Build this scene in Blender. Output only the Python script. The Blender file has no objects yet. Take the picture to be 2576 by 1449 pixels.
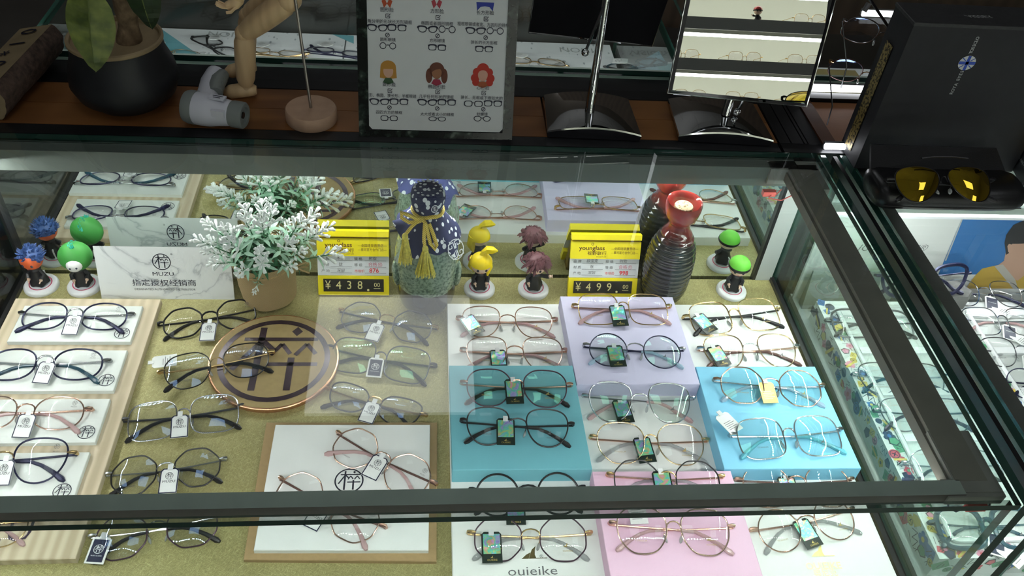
import bpy, math, random
from math import sin, cos, pi, radians as R, sqrt, atan2
from mathutils import Vector, Matrix, Euler
random.seed(7)
sc = bpy.context.scene
COL = sc.collection
# ------------------------------------------------------------------ camera (pose solved from the case's vanishing points)
FPX = 2150.0; CX, CY = 1288.0, 724.5
d_ = Vector((1076-CX, -1290-CY, FPX)).normalized()
x_ = Vector(((FPX*FPX-2014.5*153)/212, 153, FPX)); x_ = (x_-d_*x_.dot(d_)).normalized()
z_ = x_.cross(d_)
if z_.y > 0: z_ = -z_
RW = Matrix((x_, d_, z_))                      # camera axes (right, down, forward) -> world
CAMPOS = Vector((0, 0, .92))
cam = bpy.data.cameras.new('camera'); camo = bpy.data.objects.new('camera', cam); COL.objects.link(camo)
Rb = Matrix((RW @ Vector((1, 0, 0)), RW @ Vector((0, -1, 0)), RW @ Vector((0, 0, -1)))).transposed()
camo.matrix_world = Matrix.Translation(CAMPOS) @ Rb.to_4x4()
cam.sensor_width = 36; cam.lens = FPX/2576*36; cam.clip_start = .01; cam.clip_end = 60
sc.camera = camo
# ------------------------------------------------------------------ world, exposure
w = bpy.data.worlds.new('world'); sc.world = w; w.use_nodes = True
w.node_tree.nodes['Background'].inputs[0].default_value = (.80, .90, 1, 1)
w.node_tree.nodes['Background'].inputs[1].default_value = .07
sc.view_settings.view_transform = 'Standard'; sc.view_settings.look = 'None'
sc.view_settings.gamma = 1; sc.view_settings.use_curve_mapping = False
sc.view_settings.exposure = 0.0
sc.cycles.transparent_max_bounces = 40; sc.cycles.max_bounces = 14
sc.cycles.glossy_bounces = 8; sc.cycles.diffuse_bounces = 4
LED = 285.0      # radiance of a lamp chip in the case rails
PANEL = 1.9      # ceiling light panel

def ray(px, py): return RW @ Vector((px-CX, py-CY, FPX))
def onz(px, py, z=0.):
    r = ray(px, py); return CAMPOS + r*((z-CAMPOS.z)/r.z)
def ony(px, py, y):
    r = ray(px, py); return CAMPOS + r*((y-CAMPOS.y)/r.y)
def onpl(px, py, o, n):
    r = ray(px, py); return CAMPOS + r*((o-CAMPOS).dot(n)/r.dot(n))

# ------------------------------------------------------------------ text meshes first (scene is empty, cheap)
_tx = {}
def text_mesh(s, bold=0., shear=0.):
    k = (s, bold, shear)
    if k in _tx: return _tx[k]
    c = bpy.data.curves.new('t', 'FONT'); c.body = s; c.size = 1; c.align_x = 'CENTER'; c.align_y = 'CENTER'
    c.resolution_u = 2; c.offset = bold; c.shear = shear
    o = bpy.data.objects.new('t', c)
    m = bpy.data.meshes.new_from_object(o)
    bpy.data.objects.remove(o); bpy.data.curves.remove(c)
    m.name = 'lettering'
    _tx[k] = m
    return m

# ------------------------------------------------------------------ materials
_m = {}
def mat(name, col=(.5, .5, .5), rough=.5, metal=0., noise=0., nscale=30., bump=0., bscale=60., coat=0., trans=0., emit=0., ior=1.45, alpha=1., spec=.5):
    if name in _m: return _m[name]
    m = bpy.data.materials.new(name); m.use_nodes = True; nt = m.node_tree; N = nt.nodes; L = nt.links
    b = N['Principled BSDF']
    b.inputs['Base Color'].default_value = (*col, 1); b.inputs['Roughness'].default_value = rough
    b.inputs['Metallic'].default_value = metal; b.inputs['Coat Weight'].default_value = coat
    b.inputs['Coat Roughness'].default_value = .05
    b.inputs['Transmission Weight'].default_value = trans; b.inputs['IOR'].default_value = ior
    b.inputs['Specular IOR Level'].default_value = spec
    b.inputs['Alpha'].default_value = alpha
    if emit: b.inputs['Emission Color'].default_value = (*col, 1); b.inputs['Emission Strength'].default_value = emit
    if noise or bump:
        tc = N.new('ShaderNodeTexCoord'); n = N.new('ShaderNodeTexNoise'); n.inputs['Scale'].default_value = nscale; n.inputs['Detail'].default_value = 4
        L.new(tc.outputs['Object'], n.inputs['Vector'])
        if noise:
            r = N.new('ShaderNodeValToRGB'); r.color_ramp.elements[0].position = .3; r.color_ramp.elements[1].position = .7
            r.color_ramp.elements[0].color = (*[c*(1-noise) for c in col], 1); r.color_ramp.elements[1].color = (*[min(1, c*(1+noise)) for c in col], 1)
            L.new(n.outputs['Fac'], r.inputs['Fac']); L.new(r.outputs['Color'], b.inputs['Base Color'])
        if bump:
            n2 = N.new('ShaderNodeTexNoise'); n2.inputs['Scale'].default_value = bscale; L.new(tc.outputs['Object'], n2.inputs['Vector'])
            bp = N.new('ShaderNodeBump'); bp.inputs['Strength'].default_value = bump; bp.inputs['Distance'].default_value = .002
            L.new(n2.outputs['Fac'], bp.inputs['Height']); L.new(bp.outputs['Normal'], b.inputs['Normal'])
    _m[name] = m; return m

def glassmat(name, tint=(1, 1, 1), refl=(1, 1, 1), f0=.04, gain=1.):
    """thin pane: transparent body with Schlick reflection from either side"""
    if name in _m: return _m[name]
    m = bpy.data.materials.new(name); m.use_nodes = True; nt = m.node_tree; N = nt.nodes; L = nt.links
    N.remove(N['Principled BSDF'])
    g = N.new('ShaderNodeNewGeometry'); dt = N.new('ShaderNodeVectorMath'); dt.operation = 'DOT_PRODUCT'
    L.new(g.outputs['Incoming'], dt.inputs[0]); L.new(g.outputs['Normal'], dt.inputs[1])
    ab = N.new('ShaderNodeMath'); ab.operation = 'ABSOLUTE'; L.new(dt.outputs['Value'], ab.inputs[0])
    om = N.new('ShaderNodeMath'); om.operation = 'SUBTRACT'; om.inputs[0].default_value = 1; L.new(ab.outputs[0], om.inputs[1])
    pw = N.new('ShaderNodeMath'); pw.operation = 'POWER'; pw.inputs[1].default_value = 5; L.new(om.outputs[0], pw.inputs[0])
    ma = N.new('ShaderNodeMath'); ma.operation = 'MULTIPLY_ADD'; ma.inputs[1].default_value = (1-f0)*gain; ma.inputs[2].default_value = f0; L.new(pw.outputs[0], ma.inputs[0])
    t = N.new('ShaderNodeBsdfTransparent'); t.inputs[0].default_value = (*tint, 1)
    gl = N.new('ShaderNodeBsdfGlossy'); gl.inputs['Roughness'].default_value = 0; gl.inputs[0].default_value = (*refl, 1)
    mx = N.new('ShaderNodeMixShader'); L.new(ma.outputs[0], mx.inputs[0]); L.new(t.outputs[0], mx.inputs[1]); L.new(gl.outputs[0], mx.inputs[2])
    L.new(mx.outputs[0], N['Material Output'].inputs['Surface'])
    _m[name] = m; return m

def nodemat(name, build):
    if name in _m: return _m[name]
    m = bpy.data.materials.new(name); m.use_nodes = True; nt = m.node_tree
    tc = nt.nodes.new('ShaderNodeTexCoord')
    build(nt.nodes, nt.links, nt.nodes['Principled BSDF'], tc)
    _m[name] = m; return m
def ramp(N, stops, interp='LINEAR'):
    r = N.new('ShaderNodeValToRGB'); e = r.color_ramp.elements; r.color_ramp.interpolation = interp
    while len(e) < len(stops): e.new(.5)
    for i, (p, c) in enumerate(stops): e[i].position = p; e[i].color = (*c, 1)
    return r
def mapping(N, L, tc, scale=(1, 1, 1), rot=(0, 0, 0), out='Object'):
    mp = N.new('ShaderNodeMapping'); mp.inputs['Scale'].default_value = scale; mp.inputs['Rotation'].default_value = rot
    L.new(tc.outputs[out], mp.inputs['Vector']); return mp

def _gold(N, L, b, tc):
    # pressed straw-coloured foil paper: fine crossing fibres
    def fib(rot, sc_):
        mp = mapping(N, L, tc, (1, 1, 1), (0, 0, rot)); m2_ = N.new('ShaderNodeMapping'); m2_.inputs['Scale'].default_value = sc_; L.new(mp.outputs[0], m2_.inputs['Vector'])
        n = N.new('ShaderNodeTexNoise'); n.inputs['Scale'].default_value = 1; n.inputs['Detail'].default_value = 3; n.inputs['Distortion'].default_value = 2.2
        L.new(m2_.outputs[0], n.inputs['Vector']); return n
    a, c = fib(.45, (95, 900, 1)), fib(-.8, (110, 980, 1)); e = fib(1.75, (90, 850, 1))
    mx = N.new('ShaderNodeMath'); mx.operation = 'MAXIMUM'; L.new(a.outputs['Fac'], mx.inputs[0]); L.new(c.outputs['Fac'], mx.inputs[1])
    m2 = N.new('ShaderNodeMath'); m2.operation = 'MAXIMUM'; L.new(mx.outputs[0], m2.inputs[0]); L.new(e.outputs['Fac'], m2.inputs[1])
    r = ramp(N, [(.42, (.235, .205, .075)), (.58, (.36, .32, .13)), (.74, (.62, .57, .30))]); L.new(m2.outputs[0], r.inputs['Fac'])
    big = N.new('ShaderNodeTexNoise'); big.inputs['Scale'].default_value = 9; L.new(tc.outputs['Object'], big.inputs['Vector'])
    mm = N.new('ShaderNodeMixRGB'); mm.blend_type = 'MULTIPLY'; mm.inputs['Fac'].default_value = .35; L.new(r.outputs[0], mm.inputs[1])
    r2 = ramp(N, [(.35, (.75, .75, .72)), (.65, (1, 1, 1))]); L.new(big.outputs['Fac'], r2.inputs['Fac']); L.new(r2.outputs[0], mm.inputs[2])
    L.new(mm.outputs[0], b.inputs['Base Color'])
    b.inputs['Metallic'].default_value = .25; b.inputs['Roughness'].default_value = .42
    bp = N.new('ShaderNodeBump'); bp.inputs['Strength'].default_value = .35; bp.inputs['Distance'].default_value = .001; L.new(m2.outputs[0], bp.inputs['Height']); L.new(bp.outputs['Normal'], b.inputs['Normal'])
GOLD = nodemat('gold_foil_paper', _gold)

def wood(name, c1, c2, axis_scale, rough=.45, waves=9., rot=0.):
    def f(N, L, b, tc):
        mp = mapping(N, L, tc, axis_scale, (0, 0, rot)); wv = N.new('ShaderNodeTexWave'); wv.inputs['Scale'].default_value = waves; wv.inputs['Distortion'].default_value = 4; wv.inputs['Detail'].default_value = 3; wv.inputs['Detail Scale'].default_value = 1.5
        L.new(mp.outputs[0], wv.inputs['Vector'])
        n = N.new('ShaderNodeTexNoise'); n.inputs['Scale'].default_value = 14; n.inputs['Detail'].default_value = 5; L.new(mp.outputs[0], n.inputs['Vector'])
        mx = N.new('ShaderNodeMath'); mx.operation = 'MULTIPLY'; L.new(wv.outputs['Fac'], mx.inputs[0]); L.new(n.outputs['Fac'], mx.inputs[1])
        r = ramp(N, [(.05, c1), (.6, c2)]); L.new(mx.outputs[0], r.inputs['Fac']); L.new(r.outputs[0], b.inputs['Base Color'])
        b.inputs['Roughness'].default_value = rough
    return nodemat(name, f)
ASH = wood('pale_ash_wood', (.62, .52, .375), (.47, .38, .255), (1, .05, 1), .55, 22)
TEAK = wood('brown_teak_wood', (.25, .105, .032), (.155, .06, .018), (.12, 1.2, 1), .4, 14)
BEECH = wood('beech_wood', (.72, .52, .29), (.62, .43, .23), (4, 4, .8), .5, 6)

def _marble(N, L, b, tc):
    n = N.new('ShaderNodeTexNoise'); n.inputs['Scale'].default_value = 9; n.inputs['Detail'].default_value = 7; n.inputs['Distortion'].default_value = 1.1
    mp = mapping(N, L, tc, (1, 1, 1.2), (0, .7, .3)); L.new(mp.outputs[0], n.inputs['Vector'])
    a = N.new('ShaderNodeMath'); a.operation = 'SUBTRACT'; a.inputs[1].default_value = .5; L.new(n.outputs['Fac'], a.inputs[0])
    ab = N.new('ShaderNodeMath'); ab.operation = 'ABSOLUTE'; L.new(a.outputs[0], ab.inputs[0])
    r = ramp(N, [(0, (.50, .52, .54)), (.012, (.72, .73, .74)), (.035, (.80, .81, .81))]); L.new(ab.outputs[0], r.inputs['Fac']); L.new(r.outputs[0], b.inputs['Base Color']); b.inputs['Roughness'].default_value = .25
MARBLE = nodemat('white_marble_print', _marble)
def _bmarble(N, L, b, tc):
    v = N.new('ShaderNodeTexVoronoi'); v.inputs['Scale'].default_value = 160; L.new(tc.outputs['Object'], v.inputs['Vector'])
    n = N.new('ShaderNodeTexNoise'); n.inputs['Scale'].default_value = 70; n.inputs['Detail'].default_value = 4; L.new(tc.outputs['Object'], n.inputs['Vector'])
    r = ramp(N, [(.5, (.012, .014, .012)), (.62, (.03, .045, .035)), (.7, (.12, .15, .12))]); L.new(n.outputs['Fac'], r.inputs['Fac']); L.new(r.outputs[0], b.inputs['Base Color']); b.inputs['Roughness'].default_value = .15
DMARBLE = nodemat('dark_granite', _bmarble)
def _terr(N, L, b, tc):
    v = N.new('ShaderNodeTexVoronoi'); v.inputs['Scale'].default_value = 70; mp = mapping(N, L, tc, (1, .5, 1)); L.new(mp.outputs[0], v.inputs['Vector'])
    r = ramp(N, [(0, (.33, .36, .40)), (.16, (.42, .45, .48)), (.2, (.78, .8, .82))]); L.new(v.outputs['Distance'], r.inputs['Fac']); L.new(r.outputs[0], b.inputs['Base Color']); b.inputs['Roughness'].default_value = .4
TERRAZZO = nodemat('white_terrazzo_print', _terr)
def _burlap(N, L, b, tc):
    sp = N.new('ShaderNodeSeparateXYZ'); L.new(tc.outputs['Object'], sp.inputs[0])
    at = N.new('ShaderNodeMath'); at.operation = 'ARCTAN2'; L.new(sp.outputs['Y'], at.inputs[0]); L.new(sp.outputs['X'], at.inputs[1])
    nz = N.new('ShaderNodeTexNoise'); nz.inputs['Scale'].default_value = 60; L.new(tc.outputs['Object'], nz.inputs['Vector'])
    def sn(src, f, k):
        m = N.new('ShaderNodeMath'); m.operation = 'MULTIPLY_ADD'; m.inputs[1].default_value = f; L.new(src, m.inputs[0])
        q = N.new('ShaderNodeMath'); q.operation = 'MULTIPLY'; q.inputs[1].default_value = k; L.new(nz.outputs['Fac'], q.inputs[0]); L.new(q.outputs[0], m.inputs[2])
        s = N.new('ShaderNodeMath'); s.operation = 'SINE'; L.new(m.outputs[0], s.inputs[0]); return s
    s1, s2 = sn(at.outputs[0], 150, 5), sn(sp.outputs['Z'], 3600, 5)
    mx = N.new('ShaderNodeMath'); mx.operation = 'MULTIPLY'; L.new(s1.outputs[0], mx.inputs[0]); L.new(s2.outputs[0], mx.inputs[1])
    r = ramp(N, [(0, (.22, .14, .06)), (.5, (.41, .29, .14)), (1, (.56, .42, .23))]); h = N.new('ShaderNodeMath'); h.operation = 'MULTIPLY_ADD'; h.inputs[1].default_value = .5; h.inputs[2].default_value = .5; L.new(mx.outputs[0], h.inputs[0])
    L.new(h.outputs[0], r.inputs['Fac']); L.new(r.outputs[0], b.inputs['Base Color']); b.inputs['Roughness'].default_value = .9
    bp = N.new('ShaderNodeBump'); bp.inputs['Strength'].default_value = .7; bp.inputs['Distance'].default_value = .0008; L.new(h.outputs[0], bp.inputs['Height']); L.new(bp.outputs['Normal'], b.inputs['Normal'])
BURLAP = nodemat('burlap_cloth', _burlap)
def _celadon(N, L, b, tc):
    n = N.new('ShaderNodeTexNoise'); n.inputs['Scale'].default_value = 260; n.inputs['Detail'].default_value = 3; L.new(tc.outputs['Object'], n.inputs['Vector'])
    r = ramp(N, [(.35, (.07, .11, .08)), (.52, (.19, .26, .20)), (.7, (.27, .34, .27))]); L.new(n.outputs['Fac'], r.inputs['Fac']); L.new(r.outputs[0], b.inputs['Base Color']); b.inputs['Roughness'].default_value = .2; b.inputs['Coat Weight'].default_value = .6
CELADON = nodemat('speckled_celadon_glaze', _celadon)
def _holo(N, L, b, tc):
    n = N.new('ShaderNodeTexNoise'); n.inputs['Scale'].default_value = 75; n.inputs['Detail'].default_value = 2; n.inputs['Distortion'].default_value = 1.5
    oi = N.new('ShaderNodeObjectInfo'); ad = N.new('ShaderNodeVectorMath'); ad.operation = 'ADD'; L.new(tc.outputs['Object'], ad.inputs[0]); L.new(oi.outputs['Random'], ad.inputs[1])
    L.new(ad.outputs[0], n.inputs['Vector'])
    r = ramp(N, [(.2, (.18, .16, .75)), (.38, (.5, .45, .8)), (.47, (.12, .65, .6)), (.56, (.35, .75, .3)), (.64, (.85, .45, .3)), (.75, (.8, .35, .75))]); L.new(n.outputs['Fac'], r.inputs['Fac']); L.new(r.outputs[0], b.inputs['Base Color'])
    b.inputs['Metallic'].default_value = .55; b.inputs['Roughness'].default_value = .3
HOLO = nodemat('holographic_foil', _holo)
def _bag(N, L, b, tc):
    # indigo batik: resist-dyed white petals in rings
    v = N.new('ShaderNodeTexVoronoi'); v.inputs['Scale'].default_value = 105; v.inputs['Randomness'].default_value = .6; mp = mapping(N, L, tc, (1, 1, .8)); L.new(mp.outputs[0], v.inputs['Vector'])
    n = N.new('ShaderNodeTexNoise'); n.inputs['Scale'].default_value = 32; L.new(tc.outputs['Object'], n.inputs['Vector'])
    gt = N.new('ShaderNodeMath'); gt.operation = 'GREATER_THAN'; gt.inputs[1].default_value = .44; L.new(n.outputs['Fac'], gt.inputs[0])
    lt = N.new('ShaderNodeMath'); lt.operation = 'LESS_THAN'; lt.inputs[1].default_value = .36; L.new(v.outputs['Distance'], lt.inputs[0])
    mu = N.new('ShaderNodeMath'); mu.operation = 'MULTIPLY'; L.new(gt.outputs[0], mu.inputs[0]); L.new(lt.outputs[0], mu.inputs[1])
    mx = N.new('ShaderNodeMixRGB'); mx.inputs[1].default_value = (.010, .014, .066, 1); mx.inputs[2].default_value = (.75, .78, .82, 1); L.new(mu.outputs[0], mx.inputs[0]); L.new(mx.outputs[0], b.inputs['Base Color']); b.inputs['Roughness'].default_value = .9
BATIK = nodemat('indigo_batik_cloth', _bag)
def _leaf(N, L, b, tc):
    n = N.new('ShaderNodeTexNoise'); n.inputs['Scale'].default_value = 45; n.inputs['Detail'].default_value = 3; L.new(tc.outputs['Object'], n.inputs['Vector'])
    r = ramp(N, [(.3, (.06, .09, .025)), (.7, (.24, .29, .07))]); L.new(n.outputs['Fac'], r.inputs['Fac']); L.new(r.outputs[0], b.inputs['Base Color']); b.inputs['Roughness'].default_value = .35
LEAF = nodemat('olive_leaf', _leaf)
def _twist(c1, c2):
    def f(N, L, b, tc):
        wv = N.new('ShaderNodeTexWave'); wv.inputs['Scale'].default_value = 330; wv.bands_direction = 'DIAGONAL'; L.new(tc.outputs['Object'], wv.inputs['Vector'])
        r = ramp(N, [(.35, c1), (.6, c2)]); L.new(wv.outputs['Fac'], r.inputs['Fac']); L.new(r.outputs[0], b.inputs['Base Color'])
        b.inputs['Metallic'].default_value = .9; b.inputs['Roughness'].default_value = .22
    return f

CLEARGLASS = glassmat('clear_float_glass', (.955, .975, .965), f0=.042)
SIDEGLASS = glassmat('side_float_glass', (.90, .945, .925), f0=.045)
EDGE = mat('green_glass_edge', (.012, .05, .038), .08, coat=1)
MIRROR = mat('silvered_mirror', (.80, .86, .83), 0.0, 1.0)
TMIRROR = mat('clear_mirror', (.9, .91, .9), 0.0, 1.0)
CHROME = mat('polished_chrome', (.62, .63, .64), .04, 1.0)
RAIL = mat('grey_green_aluminium', (.36, .42, .38), .55, .2, noise=.08)
RAILD = mat('dark_brown_rail', (.10, .088, .075), .5, .2)
RAILC = mat('dark_bronze_joint', (.24, .24, .22), .6, .1, noise=.1)
BLACK = mat('black_lacquer', (.010, .010, .011), .35, noise=.2)
BLACKP = mat('black_plastic', (.012, .012, .014), .25)
WHITE = mat('white_card', (.80, .81, .80), .5, noise=.02)
WHITEP = mat('white_plastic', (.78, .79, .81), .3, noise=.02)
INK = mat('black_ink', (.012, .013, .03), .5)
GREYINK = mat('grey_ink', (.12, .12, .13), .5)
BROWNINK = mat('brown_ink', (.10, .025, .01), .5)
REDINK = mat('red_ink', (.75, .05, .06), .5)
GOLDINK = mat('gold_ink', (.62, .46, .14), .3, .6)
NAVY = mat('navy_card', (.015, .018, .05), .4)
YELLOW = mat('yellow_plastic', (.90, .74, .01), .35, noise=.04)
LEDM = mat('lamp_chip', (.95, .985, .96), .5, emit=LED)
STRIPM = mat('shelf_light_strip', (.95, 1.0, .93), .5, emit=7.5)
PANELM = mat('ceiling_light_panel', (.93, .97, 1.0), .5, emit=PANEL)

# ------------------------------------------------------------------ mesh builder
class MB:
    def __init__(s): s.v = []; s.f = []; s.mi = []; s.T = Matrix(); s.k = 0
    def add(s, vs, fs, k=None):
        n = len(s.v); s.v += [s.T @ Vector(p) for p in vs]
        s.f += [tuple(i+n for i in f) for f in fs]; s.mi += [s.k if k is None else k]*len(fs)
    def box(s, c, sz, ks=None):
        x, y, z = c; a, b, h = sz[0]/2, sz[1]/2, sz[2]/2
        vs = [(x+i*a, y+j*b, z+l*h) for l in (-1, 1) for j in (-1, 1) for i in (-1, 1)]
        fs = [(0, 2, 3, 1), (4, 5, 7, 6), (0, 1, 5, 4), (2, 6, 7, 3), (0, 4, 6, 2), (1, 3, 7, 5)]   # -z +z -y +y -x +x
        if ks:
            for f, k in zip(fs, ks): s.add(vs, [f], k)
        else: s.add(vs, fs)
        return s
    def slab(s, poly, z0, z1, ch=0.):
        n = len(poly); cx = sum(p[0] for p in poly)/n; cy = sum(p[1] for p in poly)/n
        def ins(d): 
            o = []
            for p in poly:
                v = Vector((p[0]-cx, p[1]-cy)); l = v.length; o.append((cx+v.x*(l-d*1.4)/l, cy+v.y*(l-d*1.4)/l))
            return o
        rings = [[(*p[:2], z0) for p in poly], [(*p[:2], z1-ch) for p in poly]]
        if ch: rings.append([(*p, z1) for p in ins(ch)])
        vs = [q for r in rings for q in r]; fs = [tuple(range(n-1, -1, -1))]
        for r in range(len(rings)-1):
            fs += [(r*n+i, r*n+(i+1) % n, (r+1)*n+(i+1) % n, (r+1)*n+i) for i in range(n)]
        fs.append(tuple(range((len(rings)-1)*n, len(rings)*n)))
        s.add(vs, fs); return s
    def tube(s, pts, r, n=6, closed=False, cap=True, up=None, flat=1.):
        P = [Vector(p) for p in pts]; m = len(P); rr = r if isinstance(r, (list, tuple)) else [r]*m
        vs = []; nrm = None
        for i in range(m):
            if closed: t = P[(i+1) % m]-P[i-1]
            else: t = P[min(i+1, m-1)]-P[max(i-1, 0)]
            t = t.normalized() if t.length > 1e-9 else Vector((0, 0, 1))
            if up is not None: nrm = Vector(up)
            elif nrm is None: nrm = Vector((0, 0, 1)) if abs(t.z) < .9 else Vector((1, 0, 0))
            nrm = nrm-t*nrm.dot(t)
            nrm = nrm.normalized() if nrm.length > 1e-6 else t.orthogonal().normalized()
            b = t.cross(nrm)
            for j in range(n):
                a = 2*pi*j/n; vs.append(P[i]+nrm*cos(a)*rr[i]+b*sin(a)*rr[i]*flat)
        fs = []
        for i in range(m if closed else m-1):
            i2 = (i+1) % m
            fs += [(i*n+j, i*n+(j+1) % n, i2*n+(j+1) % n, i2*n+j) for j in range(n)]
        if cap and not closed: fs += [tuple(range(n-1, -1, -1)), tuple((m-1)*n+j for j in range(n))]
        s.add(vs, fs); return s
    def lathe(s, prof, n=24, c=(0, 0, 0), mod=None):
        vs = []
        for r, z in prof:
            for j in range(n):
                a = 2*pi*j/n; q = r*(mod(a, z) if mod else 1); vs.append((c[0]+q*cos(a), c[1]+q*sin(a), c[2]+z))
        fs = []
        for i in range(len(prof)-1):
            fs += [(i*n+j, i*n+(j+1) % n, (i+1)*n+(j+1) % n, (i+1)*n+j) for j in range(n)]
        if prof[0][0] > 1e-6: fs.append(tuple(range(n-1, -1, -1)))
        if prof[-1][0] > 1e-6: fs.append(tuple((len(prof)-1)*n+j for j in range(n)))
        s.add(vs, fs); return s
    def ball(s, c, r, n=14, h=9, zmin=-1.):
        r = r if isinstance(r, (tuple, list)) else (r, r, r)
        pr = []
        for i in range(h+1):
            a = -pi/2+pi*i/h
            if sin(a) >= zmin-1e-6: pr.append((cos(a), sin(a)))
        vs = []; 
        for q, z in pr:
            for j in range(n): vs.append((c[0]+r[0]*q*cos(2*pi*j/n), c[1]+r[1]*q*sin(2*pi*j/n), c[2]+r[2]*z))
        fs = [(i*n+j, i*n+(j+1) % n, (i+1)*n+(j+1) % n, (i+1)*n+j) for i in range(len(pr)-1) for j in range(n)]
        s.add(vs, fs); return s
    def poly(s, pts): s.add(pts, [tuple(range(len(pts)))]); return s
    def disc(s, c, r, z=0., n=28, ry=None):
        s.poly([(c[0]+r*cos(2*pi*i/n), c[1]+(ry or r)*sin(2*pi*i/n), z) for i in range(n)]); return s
    def ring(s, c, r0, r1, z=0., n=36, a0=0., a1=2*pi, sy=1.):
        vs = []; 
        for i in range(n+1):
            a = a0+(a1-a0)*i/n; vs += [(c[0]+r0*cos(a), c[1]+sy*r0*sin(a), z), (c[0]+r1*cos(a), c[1]+sy*r1*sin(a), z)]
        s.add(vs, [(2*i, 2*i+1, 2*i+3, 2*i+2) for i in range(n)]); return s
    def stroke(s, a, b, w_, z=0.):
        a = Vector(a); b = Vector(b); d = (b-a).normalized(); n = Vector((-d.y, d.x))*w_/2
        s.poly([(*(a-n), z), (*(b-n), z), (*(b+n), z), (*(a+n), z)]); return s
    def mesh(s, name, mats, smooth=True, ang=.7):
        me = bpy.data.meshes.new(name); me.from_pydata([tuple(p) for p in s.v], [], s.f)
        for m in (mats if isinstance(mats, (list, tuple)) else [mats]): me.materials.append(m)
        me.polygons.foreach_set('material_index', s.mi)
        if smooth:
            me.polygons.foreach_set('use_smooth', [True]*len(s.f)); me.update(); me.set_sharp_from_angle(angle=ang)
        me.update(); return me
    def build(s, name, mats, parent=None, loc=None, smooth=True, ang=.7):
        if loc is not None:
            l = Vector(loc); s.v = [p-l for p in s.v]
        return obj(name, s.mesh(name, mats, smooth, ang), parent, loc)
def obj(name, me, parent=None, loc=None, mtx=None):
    o = bpy.data.objects.new(name, me); COL.objects.link(o)
    if parent is not None: o.parent = parent
    if mtx is not None: o.matrix_basis = mtx
    elif loc is not None: o.location = loc
    return o
def tag(o, label, cat, group=None):
    o['label'] = label; o['category'] = cat
    if group: o['group'] = group
    return o
def empty(name, label, cat, loc=(0, 0, 0), rz=0., group=None, scale=1., mtx=None):
    o = bpy.data.objects.new(name, None); COL.objects.link(o); o.empty_display_size = .02
    if mtx is not None: o.matrix_basis = mtx
    else: o.location = loc; o.rotation_euler = (0, 0, rz); o.scale = (scale,)*3
    return tag(o, label, cat, group)
def struct(o): o['kind'] = 'structure'; return o
def lab(o, s): o['label'] = s; return o
def TR(x=0, y=0, z=0, rx=0, ry=0, rz=0, s=1.): return Matrix.Translation((x, y, z)) @ Euler((rx, ry, rz)).to_matrix().to_4x4() @ Matrix.Scale(s, 4)
_tm = {}
def text(s, size, m, parent, mtx, bold=0., shear=0., name='lettering', sx=1.):
    k = (s, bold, shear, m.name)
    if k not in _tm:
        me = text_mesh(s, bold, shear).copy(); me.materials.clear(); me.materials.append(m); _tm[k] = me
    return obj(name, _tm[k], parent, mtx=mtx @ Matrix.Diagonal((size*sx, size, size, 1)))

# company seal: ring with the stylised character
_lg = {}
def logo_mesh(m, ringed=True):
    if (m.name, ringed) in _lg: return _lg[(m.name, ringed)]
    b = MB()
    if ringed: b.ring((0, 0), .90, 1.0)
    for a, c, w_ in (((-.6, .5), (.74, .5), .085), ((-.28, .8), (-.31, -.74), .12), ((-.3, .42), (-.72, -.25), .1), ((-.24, .44), (-.02, .2), .1),
                     ((.1, .38), (-.08, .1), .08), ((.1, .38), (.27, .13), .08), ((.55, .38), (.36, .1), .08), ((.55, .38), (.73, .13), .08),
                     ((-.12, -.12), (.78, -.12), .085), ((.3, .04), (.3, -.74), .12)):
        b.stroke(a, c, w_)
    b.poly([(.34, .82, 0), (.24, .7, 0), (.34, .58, 0), (.44, .7, 0)])
    me = b.mesh('seal', m, smooth=False); _lg[(m.name, ringed)] = me; return me
def seal(r, m, parent, mtx, name='seal'): return obj(name, logo_mesh(m), parent, mtx=mtx @ Matrix.Scale(r, 4))
_sl = {}
def sail_mesh(m):
    # sail emblem: two curved fins over a base line
    if m.name in _sl: return _sl[m.name]
    b = MB()
    b.poly([(-.9, -.45, 0), (-.3, -.45, 0), (-.12, .12, 0), (-.5, -.08, 0)])
    b.poly([(-.28, -.45, 0), (.35, -.45, 0), (.24, -.1, 0), (.28, .35, 0), (.38, .72, 0), (.02, .38, 0), (-.12, .05, 0)])
    b.stroke((.2, -.41), (1.25, -.41), .07)
    me = b.mesh('sail', m, smooth=False); _sl[m.name] = me; return me
def sail(r, m, parent, mtx, name='emblem'): return obj(name, sail_mesh(m), parent, mtx=mtx @ Matrix.Scale(r, 4))
# ================================================================== ROOM
FZ, CZ = -.75, 1.95
def plane_struct(name, pts, m):
    b = MB(); b.poly(pts); return struct(b.build(name, m, smooth=False))
FLOORM = mat('taupe_floor', (.16, .145, .13), .35, noise=.15, nscale=3)
WALLM = mat('grey_taupe_wall', (.17, .145, .12), .7, noise=.06, nscale=4)
CEILM = mat('white_ceiling_tile', (.50, .50, .48), .8)
LWALL = mat('pale_wall_paint', (.20, .195, .185), .8)
TGRID = mat('ceiling_grid_bar', (.10, .10, .10), .5)
b = MB(); b.box((0, 1.15, FZ-.03), (6.4, 7.1, .06)); struct(b.build('floor', FLOORM, smooth=False))
cl = MB(); cl.box((0, 1.15, CZ+.06), (6.4, 7.1, .06)); cl = struct(cl.build('ceiling', CEILM, smooth=False))
for nm, c, s in (('wall_back', (0, 4.65, .6), (6.4, .1, 2.76)), ('wall_front', (0, -2.35, .6), (6.4, .1, 2.76)), ('wall_left', (-3.15, 1.15, .6), (.1, 7.1, 2.76)), ('wall_right', (3.15, 1.15, .6), (.1, 7.1, 2.76))):
    b = MB(); b.box(c, s); struct(b.build(nm, WALLM if nm == 'wall_back' else LWALL, smooth=False))
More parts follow.
